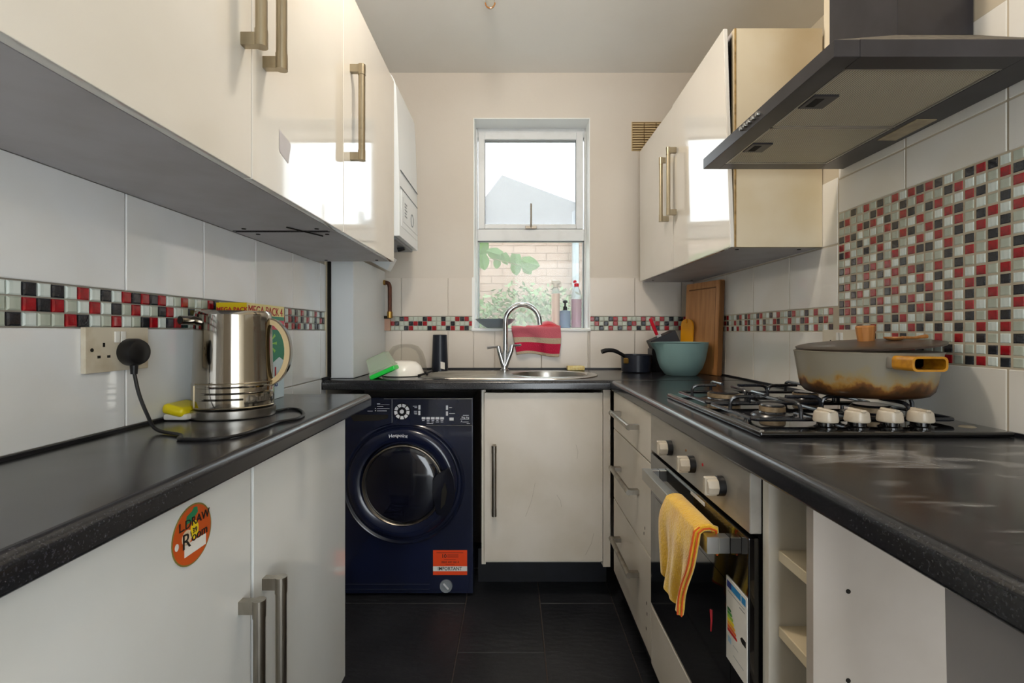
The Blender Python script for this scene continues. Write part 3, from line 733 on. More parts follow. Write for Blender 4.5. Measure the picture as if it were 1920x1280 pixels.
# sink base
t = T('base_cabinet', 'cream sink cupboard with one worn door between washer and drawers', 'cabinet', (.14, 2.3, 0))
c = MB(); c.box(-.135, -.118, 2.042, 2.55, .15, .888); c.box(.372, .388, 2.042, 2.55, .15, .888); c.box(-.118, .372, 2.06, 2.55, .15, .166); c.box(-.118, .372, 2.54, 2.55, .166, .888)
c.build('body', M['carcass'], t, smooth=False)
d = B(-.1225, .372, 2.02, 2.038, .172, .876, bev=.0018, seg=2).build('door', M['door_r'], t)
handle(d, (-.080, 2.02, CZ-.613), .29, (0, 0, 1), (0, -1, 0), M['nickel_d'], off=.03, r=.0095)
pl = MB(); pl.box(-.16, .42, 2.19, 2.205, 0, .15); pl.build('plinth', M['plinth'], t, smooth=False)
B(.3735, .4035, 2.018, 2.036, .15, .888).build('corner_post', M['door_r'], t, smooth=False)
B(.372, .3738, 2.03, 2.034, .17, .888).build('gap_shadow', M['dark'], t, smooth=False)
SCM = mat('scuff', '#9d9384', .8)
for (a, b, c_, d_) in ((.18, .45, .20, .40), (.05, .36, .09, .50), (.30, .20, .335, .29), (.26, .66, .265, .60)):
    MB().tube([(a, 2.0196, b), ((a+c_)/2+.006, 2.0196, (b+d_)/2), (c_, 2.0196, d_)], .0007, 4).build('scuff_mark', SCM, d, smooth=False)

# drawers
t = T('drawer_cabinet', 'cream three-drawer base cabinet left of the oven', 'cabinet', (.65, 1.69, 0))
c = MB(); c.box(BX+.019, .90, 1.427, 1.445, .15, .888); c.box(BX+.019, .90, 1.94, 1.958, .15, .888); c.box(BX+.019, .90, 1.445, 1.94, .15, .166); c.box(.89, .90, 1.445, 1.94, .166, .888)
c.build('body', M['carcass'], t, smooth=False)
for z0, z1, hz in ((.743, .889, .822), (.463, .739, .612), (.165, .459, .345)):
    d = B(BX, BX+.018, 1.427, 1.956, z0, z1, bev=.0018, seg=2).build('drawer_front', M['door_r'], t)
    handle(d, (BX, 1.70, hz), .285, (0, 1, 0), (-1, 0, 0), M['nickel_d'], off=.034, r=.0085)
B(BX+.06, BX+.075, .83, 2.19, 0, .15).build('plinth', M['plinth'], t, smooth=False)
for (y, z) in ((1.47, .30), (1.466, .27), (1.475, .22), (1.50, .50), (1.49, .52)): B(BX-.0004, BX+.001, y, y+.005, z, z+.009).build('stain_spot', M['dark'], t, smooth=False)

# oven
OY0, OY1 = .829, 1.424
t = T('built_in_oven', 'built-in oven with steel control panel and black glass door', 'oven', (.65, 1.13, .15))
B(BX+.02, .90, OY0+.01, OY1-.005, .33, .888).build('body', M['black'], t, smooth=False)
cp = B(BX, BX+.021, OY0, OY1, .783, .889, bev=.0015).build('control_panel', M['panel_steel'], t)
for y, rz in ((1.244, 0), (1.09, .2), (.937, 0)):
    kx = MB(); kx.lathe([(0, .0), (.019, 0), (.019, .012), (.018, .013), (0, .013)], (BX, y, .832), (-1, 0, 0), 24); k0 = kx.build('knob_base', M['black'], cp)
    kb = MB(); kb.lathe([(0, .012), (.0175, .012), (.017, .030), (.015, .033), (0, .033)], (BX, y, .832), (-1, 0, 0), 8); kb.box(BX-.036, BX-.012, y-.006, y+.006, .832-.018, .832+.018, bev=.002)
    kb.build('knob', M['knob'], cp)
sp = MB(); sp.lathe([(0, 0), (.003, 0), (.003, .001), (0, .001)], (BX-.0003, 1.135, .852), (-1, 0, 0), 8); sp.build('indicator_dot', M['amber'], cp)
sp = MB(); sp.lathe([(0, 0), (.0035, 0), (.0035, .001), (0, .001)], (BX-.0003, 1.035, .846), (-1, 0, 0), 8); sp.build('stain_spot', M['inkred'], cp)
dr = B(BX-.002, BX+.018, OY0+.001, OY1-.001, .335, .776, bev=.003, seg=2).build('oven_door', M['blackgl'], t)
B(BX-.0026, BX-.0018, OY0+.07, OY1-.05, .38, .66).build('glass_window', M['oven_glass'], dr, smooth=False)
hm = MB()
hm.box(.360, .382, .900, 1.357, .716, .748, bev=.001)
for y in (.900, 1.335): hm.box(.382, BX-.002, y, y+.022, .717, .747, bev=.001)
hm.build('handle', M['steel'], dr)
B(BX-.0028, BX-.0020, 1.02, 1.10, .762, .770).build('marking', M['white_mark'], dr, smooth=False)
B(BX, BX+.018, OY0, OY1, .155, .325, bev=.0015).build('filler_panel', M['door_r'], t, label='white panel below the oven door')
el = B(BX-.0036, BX-.0022, .832, .913, .518, .672).build('energy_label', M['paper'], dr, smooth=False, label='printed energy rating label')
ex = BX-.0037
def ep(u, v): return (ex, .913-u*.081, .672-v*.154)
def er(u0, u1, v0, v1, m, nm='print'): patch([(u0, v0), (u1, v0), (u1, v1), (u0, v1)], m, nm, dr, ep, .0003, (-1, 0, 0))
er(.05, .27, .04, .12, M['navy']); er(.27, .72, .04, .12, M['blue_s']); er(.76, .94, .04, .12, M['blue_s'])
for k, c_ in enumerate(('#1f6e3c', '#3c9a3c', '#9cc83a', '#f0e020', '#f0b020', '#e86a20', '#cc2020')):
    mm = mat('grade_'+str(k), c_, .5); u1 = .22+.05*k; v0 = .36+.042*k
    patch([(.07, v0), (u1, v0), (u1+.04, v0+.017), (u1, v0+.034), (.07, v0+.034)], mm, 'grade_arrow', dr, ep, .0003, (-1, 0, 0))
patch([(.70, .545), (.78, .51), (.95, .51), (.95, .58), (.78, .58)], M['ink'], 'grade_arrow', dr, ep, .0003, (-1, 0, 0))
er(.1, .26, .70, .77, mat('pale_blue_print', '#9fc0d6', .5)); er(.36, .6, .74, .745, M['boiler_g']); er(.1, .9, .16, .165, M['boiler_g']); er(.36, .85, .86, .865, M['boiler_g']); er(.66, .9, .20, .21, M['boiler_g'])
# red spill streak on glass
MB().tube([(BX-.003, .985, .565), (BX-.003, .983, .545), (BX-.003, .986, .52)], [.003, .002, .001], 6).build('stain_spot', M['inkred'], dr)

# shelf unit
t = T('open_shelf_unit', 'narrow white open shelf unit right of the oven', 'shelf', (.65, .755, 0))
B(.425, .93, .806, .825, .10, .888).build('side_panel', M['carcass'], t, smooth=False)
B(.425, .93, .686, .702, .10, .888).build('side_panel', mat('shaded_melamine', '#aaa198', .4, noise=(6, '#9f958a', .45, .8)), t, smooth=False, label='end panel with screw holes, low light in its grey')  # greyer copy of the white melamine; low light is put into its colour
B(.92, .93, .702, .806, .10, .888).build('back_panel', M['carcass'], t, smooth=False)
for z in (.767, .641, .50, .34, .14): B(.441, .92, .7025, .8055, z-.018, z, bev=.001).build('shelf', M['carcass_y'] if z > .6 else M['carcass'], t, smooth=False)
s = MB()
for z in (1.13-(1108-622)*.686/907, 1.13-(1275-622)*.686/907): s.lathe([(0, 0), (.0032, 0), (.0032, .001), (0, .001)], ((1590-963)*.686/907, .6857, z), (0, -1, 0), 12)
s.build('screw_hole', M['dark'], t)
# plastic sheet hung in the void
def shf(u, v):
    y = .478-.36*u+.02*v; x = .428+.03*v+.035*v*u+.012*math.sin(u*5+v*2)*v; 
    if v < .35: x -= .0
    return (x+.02*math.exp(-((v-.35-u*.4)/.05)**2), y, .888-.80*v)
sh_ = MB().sheet(shf, 30, 30, .002).build('plastic_sheet', M['sheetp'], None); recenter(sh_, (.45, .3, .1)); tag(sh_, 'grey plastic sheet hanging under the near end of the right worktop', 'sheet')

# ------------------------------------------------------------------ hob
t = T('gas_hob', 'black four-burner gas hob set in the right worktop', 'hob', (.70, 1.19, WT))
HX0, HX1, HY0, HY1, HZ = .466, .948, .913, 1.474, .941
MB().box(HX0, HX1, HY0, HY1, WT+.0005, HZ, bev=.004, seg=2).build('plate', M['blackgl'], t)
fr = MB(); fr.tube([(HX0+.006, HY0+.006, HZ), (HX0+.006, HY1-.006, HZ)], 0, sq=(.008, .005)); fr.build('edge_trim', M['steel'], t) 
burners = (('burner', .588, 1.10, .026), ('burner', .812, 1.10, .038), ('burner', .580, 1.335, .040), ('burner', .805, 1.335, .030))
tanr = mat('burner_ring', '#a08a6c', .5, .3, noise=(60, '#6d5a42', .4, .7))
for n_, x, y, r_ in burners:
    b = MB().lathe([(0, 0), (r_*1.75, 0), (r_*1.6, .004), (r_*1.1, .006), (r_*1.0, .010), (0, .010)], (x, y, HZ), (0, 0, 1), 28).build('burner', M['iron'], t)
    MB().lathe([(r_*.9, .008), (r_*1.05, .010), (r_*1.05, .020), (r_*.8, .021)], (x, y, HZ), (0, 0, 1), 28).build('flame_ring', tanr, b)
    MB().lathe([(0, .024), (r_*.9, .025), (r_*1.0, .0225), (r_*.95, .0205), (0, .0205)], (x, y, HZ), (0, 0, 1), 28).build('burner_cap', M['iron'], b)
def support(y0, y1):
    x0, x1 = .492, .905; z0 = HZ+.010; zt = .983; m = MB(); r_ = .0042
    m.tube(spline([(x0, y0+.01, z0), (x0, y1-.01, z0)], 2), r_, 8); m.tube([(x1, y0+.01, z0), (x1, y1-.01, z0)], r_, 8)
    m.tube([(x0, y0+.01, z0), (x0+.006, y0+.002, z0), (x0+.012, y0, z0), (x1-.012, y0, z0), (x1-.006, y0+.002, z0), (x1, y0+.01, z0)], r_, 8)
    m.tube([(x0, y1-.01, z0), (x0+.012, y1, z0), (x1-.012, y1, z0), (x1, y1-.01, z0)], r_, 8)
    f = m.build('pan_support', M['iron'], t)
    cy = (y0+y1)/2
    for cx in (.588, .810):
        for (ax_, ay, bx_, by) in ((cx, y0, cx, cy-.030), (cx, y1, cx, cy+.030), (cx-.096 if cx < .7 else .700, cy, cx-.030, cy), (cx+.095 if cx > .7 else .698, cy, cx+.030, cy)):
            d_ = Vector((bx_-ax_, by-ay, 0)).normalized(); p = Vector((ax_, ay, z0))
            pts = [p, p+Vector((0, 0, .018)), p+Vector((0, 0, .027))+d_*.004, p+Vector((0, 0, zt-z0-.001))+d_*.012, p+Vector((0, 0, zt-z0))+d_*.022, Vector((bx_, by, zt))]
            MB().tube(pts, r_, 8).build('prong', M['iron'], f)
    m = MB(); m.tube([(.699, y0, z0), (.699, y1, z0)], r_, 8); m.build('cross_wire', M['iron'], f)
support(.990, 1.208); support(1.224, 1.442)
for x in (.618, .680, .745, .806):
    MB().lathe([(0, 0), (.021, 0), (.021, .002), (.016, .004), (.0155, .014), (0, .014)], (x, .958, HZ), (0, 0, 1), 24).build('knob_base', M['blackgl'], t)
    k = MB(); k.lathe([(0, .012), (.0215, .012), (.0225, .015), (.0205, .030), (.018, .033), (0, .033)], (x, .958, HZ), (0, 0, 1), 28)
    k.build('knob', M['knob'], t)
    k2 = MB(); k2.box(x-.0055, x+.0055, .958-.021, .958+.021, HZ+.031, HZ+.037, bev=.002); k2.build('knob_grip', M['knob'], t)
MB().lathe([(0, .0), (.013, 0), (.011, .0015), (0, .002)], (.905, .965, HZ), (0, 0, 1), 9, sx=1.2).build('dried_spill', mat('dried_spill', '#9a907c', .8), t)

# ------------------------------------------------------------------ cooker hood
t = T('cooker_hood', 'charcoal chimney cooker hood on the right wall', 'cooker hood', (.76, 1.127, 1.606))
hx0, hx1, hy0, hy1, hz0, hz1 = .555, XR-.001, .837, 1.416, 1.606, 1.636
m = MB(); fx0, fx1, fy0, fy1 = .60, .888, .877, 1.375
m.box(hx0, fx0, hy0, hy1, hz0, hz1, bev=.0008); m.box(fx1, hx1, hy0, hy1, hz0, hz1, bev=.0008); m.box(fx0, fx1, hy0, fy0, hz0, hz1); m.box(fx0, fx1, fy1, hy1, hz0, hz1); m.box(fx0, fx1, fy0, fy1, hz0+.012, hz1)
m.build('canopy', M['hood'], t, smooth=False)
m = MB(); a = [(hx0+.002, hy0+.002), (hx1, hy0+.002), (hx1, hy1-.002), (hx0+.002, hy1-.002)]; b = [(.804, 1.0135), (hx1, 1.0135), (hx1, 1.232), (.804, 1.232)]; zt = 1.752
A = [m.bm.verts.new((*p, hz1+.0005)) for p in a]; Bq = [m.bm.verts.new((*p, zt)) for p in b]; m._q(A); m._q(Bq)
for i in range(4): m._q([A[i], A[(i+1) % 4], Bq[(i+1) % 4], Bq[i]])
m.build('canopy_slope', M['hood_top'], t, smooth=False, label='dusty sloping top of hood')
m = MB(); m.box(.804, hx1, 1.0135, 1.232, zt, ZC-.002, bev=.001); m.build('chimney', M['hood'], t, smooth=False)
for (y0, y1) in ((fy0+.002, 1.129), (1.134, fy1-.002)):
    fl = B(fx0+.003, fx1-.003, y0, y1, hz0+.003, hz0+.010).build('grease_filter', M['filter'], t, smooth=False)
    e = MB(); q = .0035
    for (a0, a1, b0, b1) in ((fx0+.001, fx0+.001+q, y0-.001, y1+.001), (fx1-.001-q, fx1-.001, y0-.001, y1+.001), (fx0, fx1, y0-.001, y0+q), (fx0, fx1, y1-q, y1+.001)): e.box(a0, a1, b0, b1, hz0+.0005, hz0+.009)
    e.build('filter_frame', M['steel'], fl, smooth=False)
    ym = (y0+y1)/2
    lt = MB(); lt.box(fx0+.006, fx0+.058, ym-.028, ym+.028, hz0-.001, hz0+.004, bev=.001); lt.build('latch', M['hood'], fl)
    B(fx0+.016, fx0+.034, ym-.018, ym+.018, hz0-.0016, hz0+.0).build('latch_slot', M['dark'], fl, smooth=False)
B(.902, .948, 1.083, 1.2, hz0-.0015, hz0+.002).build('lamp_lens', mat('yellowed_lens', '#8f8064', .3, noise=(30, '#a89878', .4, .7)), t, smooth=False)
for k in range(5):
    y = 1.172-.0195*k; MB().lathe([(0, 0), (.0055, 0), (.0055, .006), (.0045, .0075), (0, .008)], (hx0, y, 1.622), (-1, 0, 0), 16).build('button', M['steel'], t)

# ------------------------------------------------------------------ washing machine
WXa, WXb, WY = -.767, -.172, 2.066
t = T('washing_machine', 'dark graphite front-loading washing machine under back worktop', 'washing machine', (-.47, 2.3, 0))
B(WXa, WXb, WY, 2.575, .012, .850, bev=.006, seg=2).build('body', M['washer'], t)
for x in (WXa+.05, WXb-.05): MB().cyl((x, WY+.06, 0), (x, WY+.06, .014), .02, 14).build('foot', M['black'], t)
cp = B(-.515, WXb-.002, WY-.007, WY, .733, .845, bev=.003, seg=2).build('control_panel', M['washer_p'], t)
B(WXb-.38, WXb-.006, WY-.0075, WY-.005, .8445, .8462).build('edge_line', M['nickel_d'], cp, smooth=False)
B(WXb-.20, WXb-.006, WY-.0075, WY-.005, .7315, .7328).build('edge_line', M['nickel_d'], cp, smooth=False)
dw = MB(); dw.prism([(WXa+.003, .845), (-.519, .845), (-.519, .742), (-.60, .722), (WXa+.003, .716)], 1, WY-.007, WY); dw = dw.build('detergent_drawer', M['washer_p'], t, smooth=False)
MB().prism([(-.70, .778), (-.534, .778), (-.535, .762), (-.58, .752), (-.68, .750)], 1, WY-.0078, WY-.004).build('grip_recess', M['dark'], dw, smooth=False)
mk = MB()
for i, (a, b, z, h) in enumerate(((-.581, -.568, .822, .003), (-.566, -.528, .820, .0009), (-.581, -.555, .812, .002), (-.581, -.528, .8025, .002), (-.581, -.54, .793, .0022), (-.622, -.600, .792, .002), (-.590, -.586, .8025, .003), (-.590, -.586, .793, .004))):
    mk.box(a, b, WY-.0074, WY-.0068, z, z+h)
mk.build('marking', M['white_mark'], dw, smooth=False, kind='stuff')
DCX, DCZ = (754-963)/441, CZ-(771-622)/441
dl = MB().lathe([(0, 0), (.036, 0), (.035, .006), (0, .007)], (DCX, WY-.007, DCZ), (0, -1, 0), 32).build('programme_dial', M['washer_d'], cp)
for k in range(9):
    a0 = PI/2+.1+k*2*PI/9; mb = MB(); vs = []
    for rr, n in ((.0195, 0), (.0325, 1)):
        vs.append([(DCX+rr*math.cos(a0+j/4*(2*PI/9-.17)), DCZ+rr*math.sin(a0+j/4*(2*PI/9-.17))) for j in range(5)])
    poly = vs[0]+vs[1][::-1]; mb.prism(poly, 1, WY-.0150, WY-.0125); mb.build('dial_button', M['white_mark'], dl, smooth=False)
MB().lathe([(0, 0), (.0092, 0), (.0085, .004), (0, .005)], (DCX, WY-.0125, DCZ), (0, -1, 0), 20).build('dial_button', M['white_mark'], dl)
def wx(x): return (x-963)/441
def wz(y): return CZ-(y-622)/441
yy = WY-.007
for x, y, w_, h_ in ((786.3, 763.5, 4, 8), (786.0, 774, 4, 8), (838, 764, 4, 8), (838, 775, 4, 8), (794, 784, 7, 4.3), (802.6, 784, 7, 4.3), (811.5, 784, 7, 4.3), (820, 784, 7, 4.3), (828.8, 784, 7, 4.3), (846.5, 785.5, 8, 5.5)):
    B(wx(x-w_/2), wx(x+w_/2), yy-.0015, yy, wz(y+h_/2), wz(y-h_/2), bev=.0006).build('panel_button', M['white_mark'], cp)
mk = MB()
for x0, x1, y in ((774, 782, 761.5), (777, 782, 764), (776, 782, 771), (776, 782, 774), (777, 782, 776), (842, 847.5, 764), (842, 853, 775), (791, 796, 788.3), (800, 805, 788.3), (800, 805, 791), (809, 814, 788.3), (809, 813, 791), (818, 822, 788.3), (817, 823, 791), (826, 831, 788.3), (826, 831, 791), (800, 812, 794), (868, 879, 778.5), (863, 879.5, 785.5), (868, 878.5, 791), (875, 881, 794)):
    mk.box(wx(x0), wx(x1), yy-.0008, yy, wz(y+.45), wz(y-.45))
mk.build('marking', M['white_mark'], cp, smooth=False, kind='stuff')
text('8kg 6kg', .0105, plane_M((wx(872.5), yy-.001, wz(782.3)), (1, 0, 0), (0, 0, 1)), M['white_mark'], cp); text('A', .012, plane_M((wx(865.5), yy-.001, wz(790)), (1, 0, 0), (0, 0, 1)), M['white_mark'], cp)
# porthole door
PX, PZ, PR = wx(755.5), wz(905), .236
dO = MB().lathe([(PR, -.004), (PR, .010), (PR-.006, .022), (PR-.020, .030), (PR-.034, .030), (PR-.055, .022), (PR-.062, .006), (PR-.064, -.004)], (PX, WY, PZ), (0, -1, 0), 72).build('porthole_door', M['washer'], t)
MB().lathe([(PR+.008, 0), (PR+.014, .004), (PR+.018, .006), (PR+.022, .003), (PR+.026, 0)], (PX, WY-.0005, PZ-.004), (0, -1, 0), 72).build('door_surround', M['washer_p'], dO)
MB().lathe([(PR-.061, .010), (PR-.064, .018), (PR-.068, .020), (PR-.072, .016), (PR-.074, .010)], (PX, WY, PZ-.010), (0, -1, 0), 72).build('door_ring', M['nickel_d'], dO)
MB().lathe([(PR-.062, .004), (PR-.070, .008), (PR-.085, .018), (PR-.11, .026), (.06, .032), (0, .033)], (PX, WY, PZ-.008), (0, -1, 0), 64).build('door_glass', M['washer_d'], dO)
hd = MB(); hd.prism([(wx(812), wz(922)), (wx(813), wz(897)), (wx(822), wz(885)), (wx(845), wz(872)), (wx(852), wz(889)), (wx(856), wz(915)), (wx(850), wz(945)), (wx(838), wz(966)), (wx(820), wz(960))], 1, WY-.036, WY-.012)
bmesh.ops.bevel(hd.bm, geom=hd.bm.edges[:], offset=.003, segments=2, affect='EDGES'); hd.build('door_handle', M['washer_d'], dO)
hr = MB(); hr.prism([(wx(830), wz(915)), (wx(836), wz(900)), (wx(840), wz(918)), (wx(836), wz(940)), (wx(828), wz(950))], 1, WY-.0375, WY-.030); hr.build('handle_slot', M['dark'], dO, smooth=False)
def wrapring(c): a = PI/2-c.x/.19; rr = .2055+c.y; return Vector((PX-.015+rr*math.cos(a), WY-.0308-c.z, PZ+rr*math.sin(a)))
text('Hotpoint', .020, None, M['white_mark'], dO, warp=wrapring, bold=.0003)
# kick strip, filter cap, sticker
kk = MB(); kk.box(WXa+.04, wx(805), WY-.0012, WY, .052, .054); kk.box(WXa+.04, wx(805), WY-.0012, WY, .030, .032); kk.build('kick_line', M['mblue'], t, smooth=False)
fc = MB().lathe([(0, .004), (.012, .004), (.017, .003), (.020, .008), (.026, .008), (.027, 0)], (wx(836), WY, wz(1100)), (0, -1, 0), 28).build('filter_cap', M['boiler_g'], t)
MB().box(wx(836)-.016, wx(836)+.016, WY-.009, WY-.003, wz(1100)-.003, wz(1100)+.003, bev=.001, rot=Matrix.Rotation(.85, 3, 'Y')).build('cap_slot', M['white_mark'], fc)
s0, s1, q0, q1 = wx(811.3), wx(875.6), wz(1079.5), wz(1032.8)
stk = B(s0, s1, WY-.0010, WY-.0002, q0, q1).build('sticker', M['orange'], t, smooth=False, label='orange warranty sticker')
B(s0, s1, WY-.0014, WY-.0008, wz(1072.2), wz(1063)).build('white_band', M['paper'], stk, smooth=False)
SM = lambda x, y: plane_M((wx(x), WY-.0017, wz(y)), (1, 0, 0), (0, 0, 1))
text('IMPORTANT', .0200, SM(843, 1067.6), M['ink'], stk, bold=.0002, sx=.92)
text('10', .022, SM(832, 1044), M['ink'], stk, bold=.0004); text('0800 497 0614', .0125, SM(843.5, 1055.2), M['ink'], stk)
mk = MB()
for x0, x1, y in ((818, 868, 1037.5), (838, 859, 1041.5), (838, 859, 1043.8), (838, 859, 1046), (832, 854, 1050.5), (835, 852, 1060)): mk.box(wx(x0), wx(x1), WY-.0014, WY-.0008, wz(y+.5), wz(y-.5))
mk.build('marking', mat('dark_red_print', '#8a1c08', .6), stk, smooth=False, kind='stuff')

# ------------------------------------------------------------------ sink and tap
t = T('inset_sink', 'round stainless steel sink with drainer in the back worktop', 'sink', (0, 2.25, WT))
outer = []
for k in range(33): a = -PI/2+PI*k/32; outer.append((SX+.222*math.cos(a), SY+.222*math.sin(a)))
for k in range(17): a = PI/2+PI*k/16; outer.append((-.25+.19*math.cos(a), SY+.19*math.sin(a)))
inner = [(SX+SR*math.cos(2*PI*k/48), SY+SR*math.sin(2*PI*k/48)) for k in range(48)]
m = MB(); z = WT+.0035
ov = [m.bm.verts.new((*p, z)) for p in outer]; iv = [m.bm.verts.new((*p, z)) for p in inner]
eds = [m.bm.edges.new((ov[i], ov[(i+1) % len(ov)])) for i in range(len(ov))]+[m.bm.edges.new((iv[i], iv[(i+1) % 48])) for i in range(48)]
bmesh.ops.triangle_fill(m.bm, edges=eds, use_beauty=True)
lo = [m.bm.verts.new((p[0]*1.0+(p[0])*.004, p[1]+(p[1]-SY)*.01, WT+.0002)) for p in outer]
for i in range(len(ov)): m._q([ov[i], ov[(i+1) % len(ov)], lo[(i+1) % len(ov)], lo[i]])
m.build('drainer', M['steel'], t, angle=50)
m = MB(); m.lathe([(SR+.012, z+.0005-WT), (SR+.006, z+.003-WT), (SR, z-WT), (SR-.004, -.012), (SR-.010, -.09), (SR-.03, -.125), (SR-.07, -.135), (.03, -.138), (0, -.138)], (SX, SY, WT), (0, 0, 1), 56); m.build('bowl', M['steel'], t)
m = MB(); m.lathe([(.036, -.137), (.030, -.134), (.012, -.136), (0, -.137)], (SX, SY, WT+.0), (0, 0, 1), 24); m.build('drain_plug', M['chrome'], t)
m = MB()
for k in range(7): m.tube([(-.40+.01*abs(k-3), SY-.12+.04*k, z+.0005), (-.08, SY-.12+.04*k, z+.0005)], .0022, 6)
m.build('drainer_ridge', M['steel'], t)
t = T('mixer_tap', 'chrome swan-neck mixer tap with two lever handles behind sink', 'tap', (-.046, 2.43, WT+.004))
tx, ty, tz = -.046, 2.43, WT+.0035
def TP(x, y, Y=2.43): return Vector(((x-963)*Y/907, Y, CZ+(622-y)*Y/907))
MB().lathe([(0, 0), (.024, 0), (.024, .006), (.016, .010), (.014, .022), (0, .022)], (tx, ty, tz), (0, 0, 1), 24).build('tap_base', M['chrome'], t)
m = MB(); m.tube([(tx, ty, tz+.015), TP(936, 657)], [.014, .012], 16); m.tube([(tx, ty, tz+.015), TP(958.5, 657)], [.014, .012], 16); m.tube([(tx, ty, tz+.01), TP(947.5, 648)], [.015, .011], 16)
m.build('body', M['chrome'], t)
for p, q, r_ in ((TP(936, 657), TP(934.5, 650), TP(914, 652)), (TP(958.5, 657), TP(960, 648), TP(977, 646.5))):
    l = MB(); l.tube([p-(q-p)*.3, q+(q-p)*.2], [.0125, .011], 16); l.tube([q+Vector((0, 0, .001)), r_+Vector((0, -.02, 0))], [.0055, .0065], 12); l.build('lever', M['chrome'], t)
cx_, cz_ = TP(947.5, 603), 0; pts = [TP(947.5, 656), TP(947.5, 630), TP(947.5, 605)]
for k in range(1, 13):
    a = PI-(PI*.93)*k/12; c0 = TP(979.5, 603); R_ = 32*2.43/907; pts.append(c0+Vector((R_*math.cos(a), -.01*k/12, R_*1.0*math.sin(a))))
pts.append(pts[-1]+Vector((.004, -.001, -.035)))
MB().tube(pts, .0125, 18).build('spout', M['chrome'], t)

# ------------------------------------------------------------------ things on the back worktop
o = T('sponge', 'small yellow sponge at the back edge of sink', 'sponge', (.33, 2.5, WT))
MB().box(.277, .367, 2.485, 2.535, WT+.001, WT+.024, bev=.006, seg=2).build('sponge_body', M['sponge'], o)
o = T('tumbler', 'tall dark navy tumbler standing left of the tap', 'tumbler', (-.373, 2.45, WT))
MB().lathe([(0, .001), (.036, .001), (.041, .004), (.0405, .04), (.036, .170), (.0355, .184), (.033, .186), (.031, .18), (.034, .03), (0, .02)], (-.373, 2.45, WT), (0, 0, 1), 32).build('cup_body', mat('navy_plastic', '#131824', .35), o)
MB().sheet(lambda u, v: (-.373+.0412*math.cos(-1.35+.55*u), 2.45+.0412*math.sin(-1.35+.55*u), WT+.018+.034*v-.006*u), 4, 2).build('white_print', M['paper'], o, label='worn white sticker')
o = T('serving_bowl', 'white bowl upside down between green-lidded tub and tumbler', 'bowl', (-.51, 2.19, WT))
MB().lathe([(.093, .002), (.096, .004), (.092, .018), (.080, .045), (.060, .062), (.035, .067), (0, .067)], (-.508, 2.225, WT), (0, 0, 1), 40).build('bowl_body', M['cream_b'], o)
o = T('clear_dome', 'large clear plastic bowl upside down behind the white bowl', 'bowl', (-.54, 2.42, WT))
MB().lathe([(.106, .002), (.104, .02), (.098, .06), (.085, .10), (.062, .128), (.03, .138), (0, .139)], (-.542, 2.43, WT), (0, 0, 1), 40).build('bowl_body', M['clearp'], o)
# tub with green lid, tipped over on its lid against the bowl
o = T('food_tub', 'clear plastic tub with green lid leaning beside the boxed corner', 'tub', (-.615, 2.15, WT))
def P3(x, y, Y=2.13): return Vector(((x-963)*Y/907, Y, CZ+(622-y)*Y/907))
ang = math.atan2(690-706, 742-694)     # image slope of lid line
Rm = Matrix.Rotation(math.radians(24), 3, 'Y').inverted()
cen = P3(717, 687, 2.085)
def tb(x0, x1, y0, y1, z0, z1, bev=.004):
    m = MB(); m.box(cen.x+x0, cen.x+x1, cen.y+y0, cen.y+y1, cen.z+z0, cen.z+z1, bev=bev, seg=2, rot=Rm, piv=cen); return m
tb(-.058, .056, -.045, .038, -.036, -.016, .006).build('lid', M['green_lid'], o)
m = MB(); 
def bx4(z, w0, d0): return [(-w0, -d0), (w0, -d0), (w0, d0), (-w0, d0)]
rings = []
for z_, w0, d0 in ((-.016, .056, .052), (-.008, .056, .052), (-.007, .052, .048), (.050, .044, .040), (.054, .038, .034)):
    rings.append([m.bm.verts.new(cen+Rm @ Vector((x+.0, y*.72-.003, z_))) for x, y in bx4(0, w0, d0)])
for i in range(4):
    for k in range(4): m._q([rings[i][k], rings[i][(k+1) % 4], rings[i+1][(k+1) % 4], rings[i+1][k]])
m._q(rings[4]); m.build('tub_body', M['milky'], o, smooth=False)
o = T('bag_clip', 'small black clip on the worktop right of the white bowl', 'clip', (-.40, 2.22, WT))
m = MB(); m.tube([(-.425, 2.16, WT+.006), (-.395, 2.20, WT+.012), (-.378, 2.24, WT+.02)], .005, 8); m.tube([(-.40, 2.18, WT+.02), (-.39, 2.19, WT+.005)], .005, 8); m.build('clip_body', M['black'], o)

# saucepan
o = T('saucepan', 'small dark saucepan with its black handle pointing left', 'saucepan', (.615, 2.40, WT))
sxp, syp = .612, 2.41
MB().lathe([(0, .001), (.068, .001), (.073, .006), (.076, .085), (.078, .087), (.074, .087), (.071, .01), (0, .006)], (sxp, syp, WT), (0, 0, 1), 36).build('pan_body', M['slate_pan'], o)
MB().tube(spline([(sxp-.066, syp-.03, WT+.080), (sxp-.085, syp-.035, WT+.092), (sxp-.12, syp-.04, WT+.108), (sxp-.155, syp-.045, WT+.110), (sxp-.182, syp-.05, WT+.103)], 5), [.009]*8+[.010]*8+[.011]*5, 12).build('handle', M['black'], o)
m = MB(); m.box(sxp-.076, sxp-.050, syp-.052, syp-.044, WT+.045, WT+.072, bev=.004, rot=Matrix.Rotation(-.6, 3, 'Z')); m.build('rivet_plate', M['brass'], o)
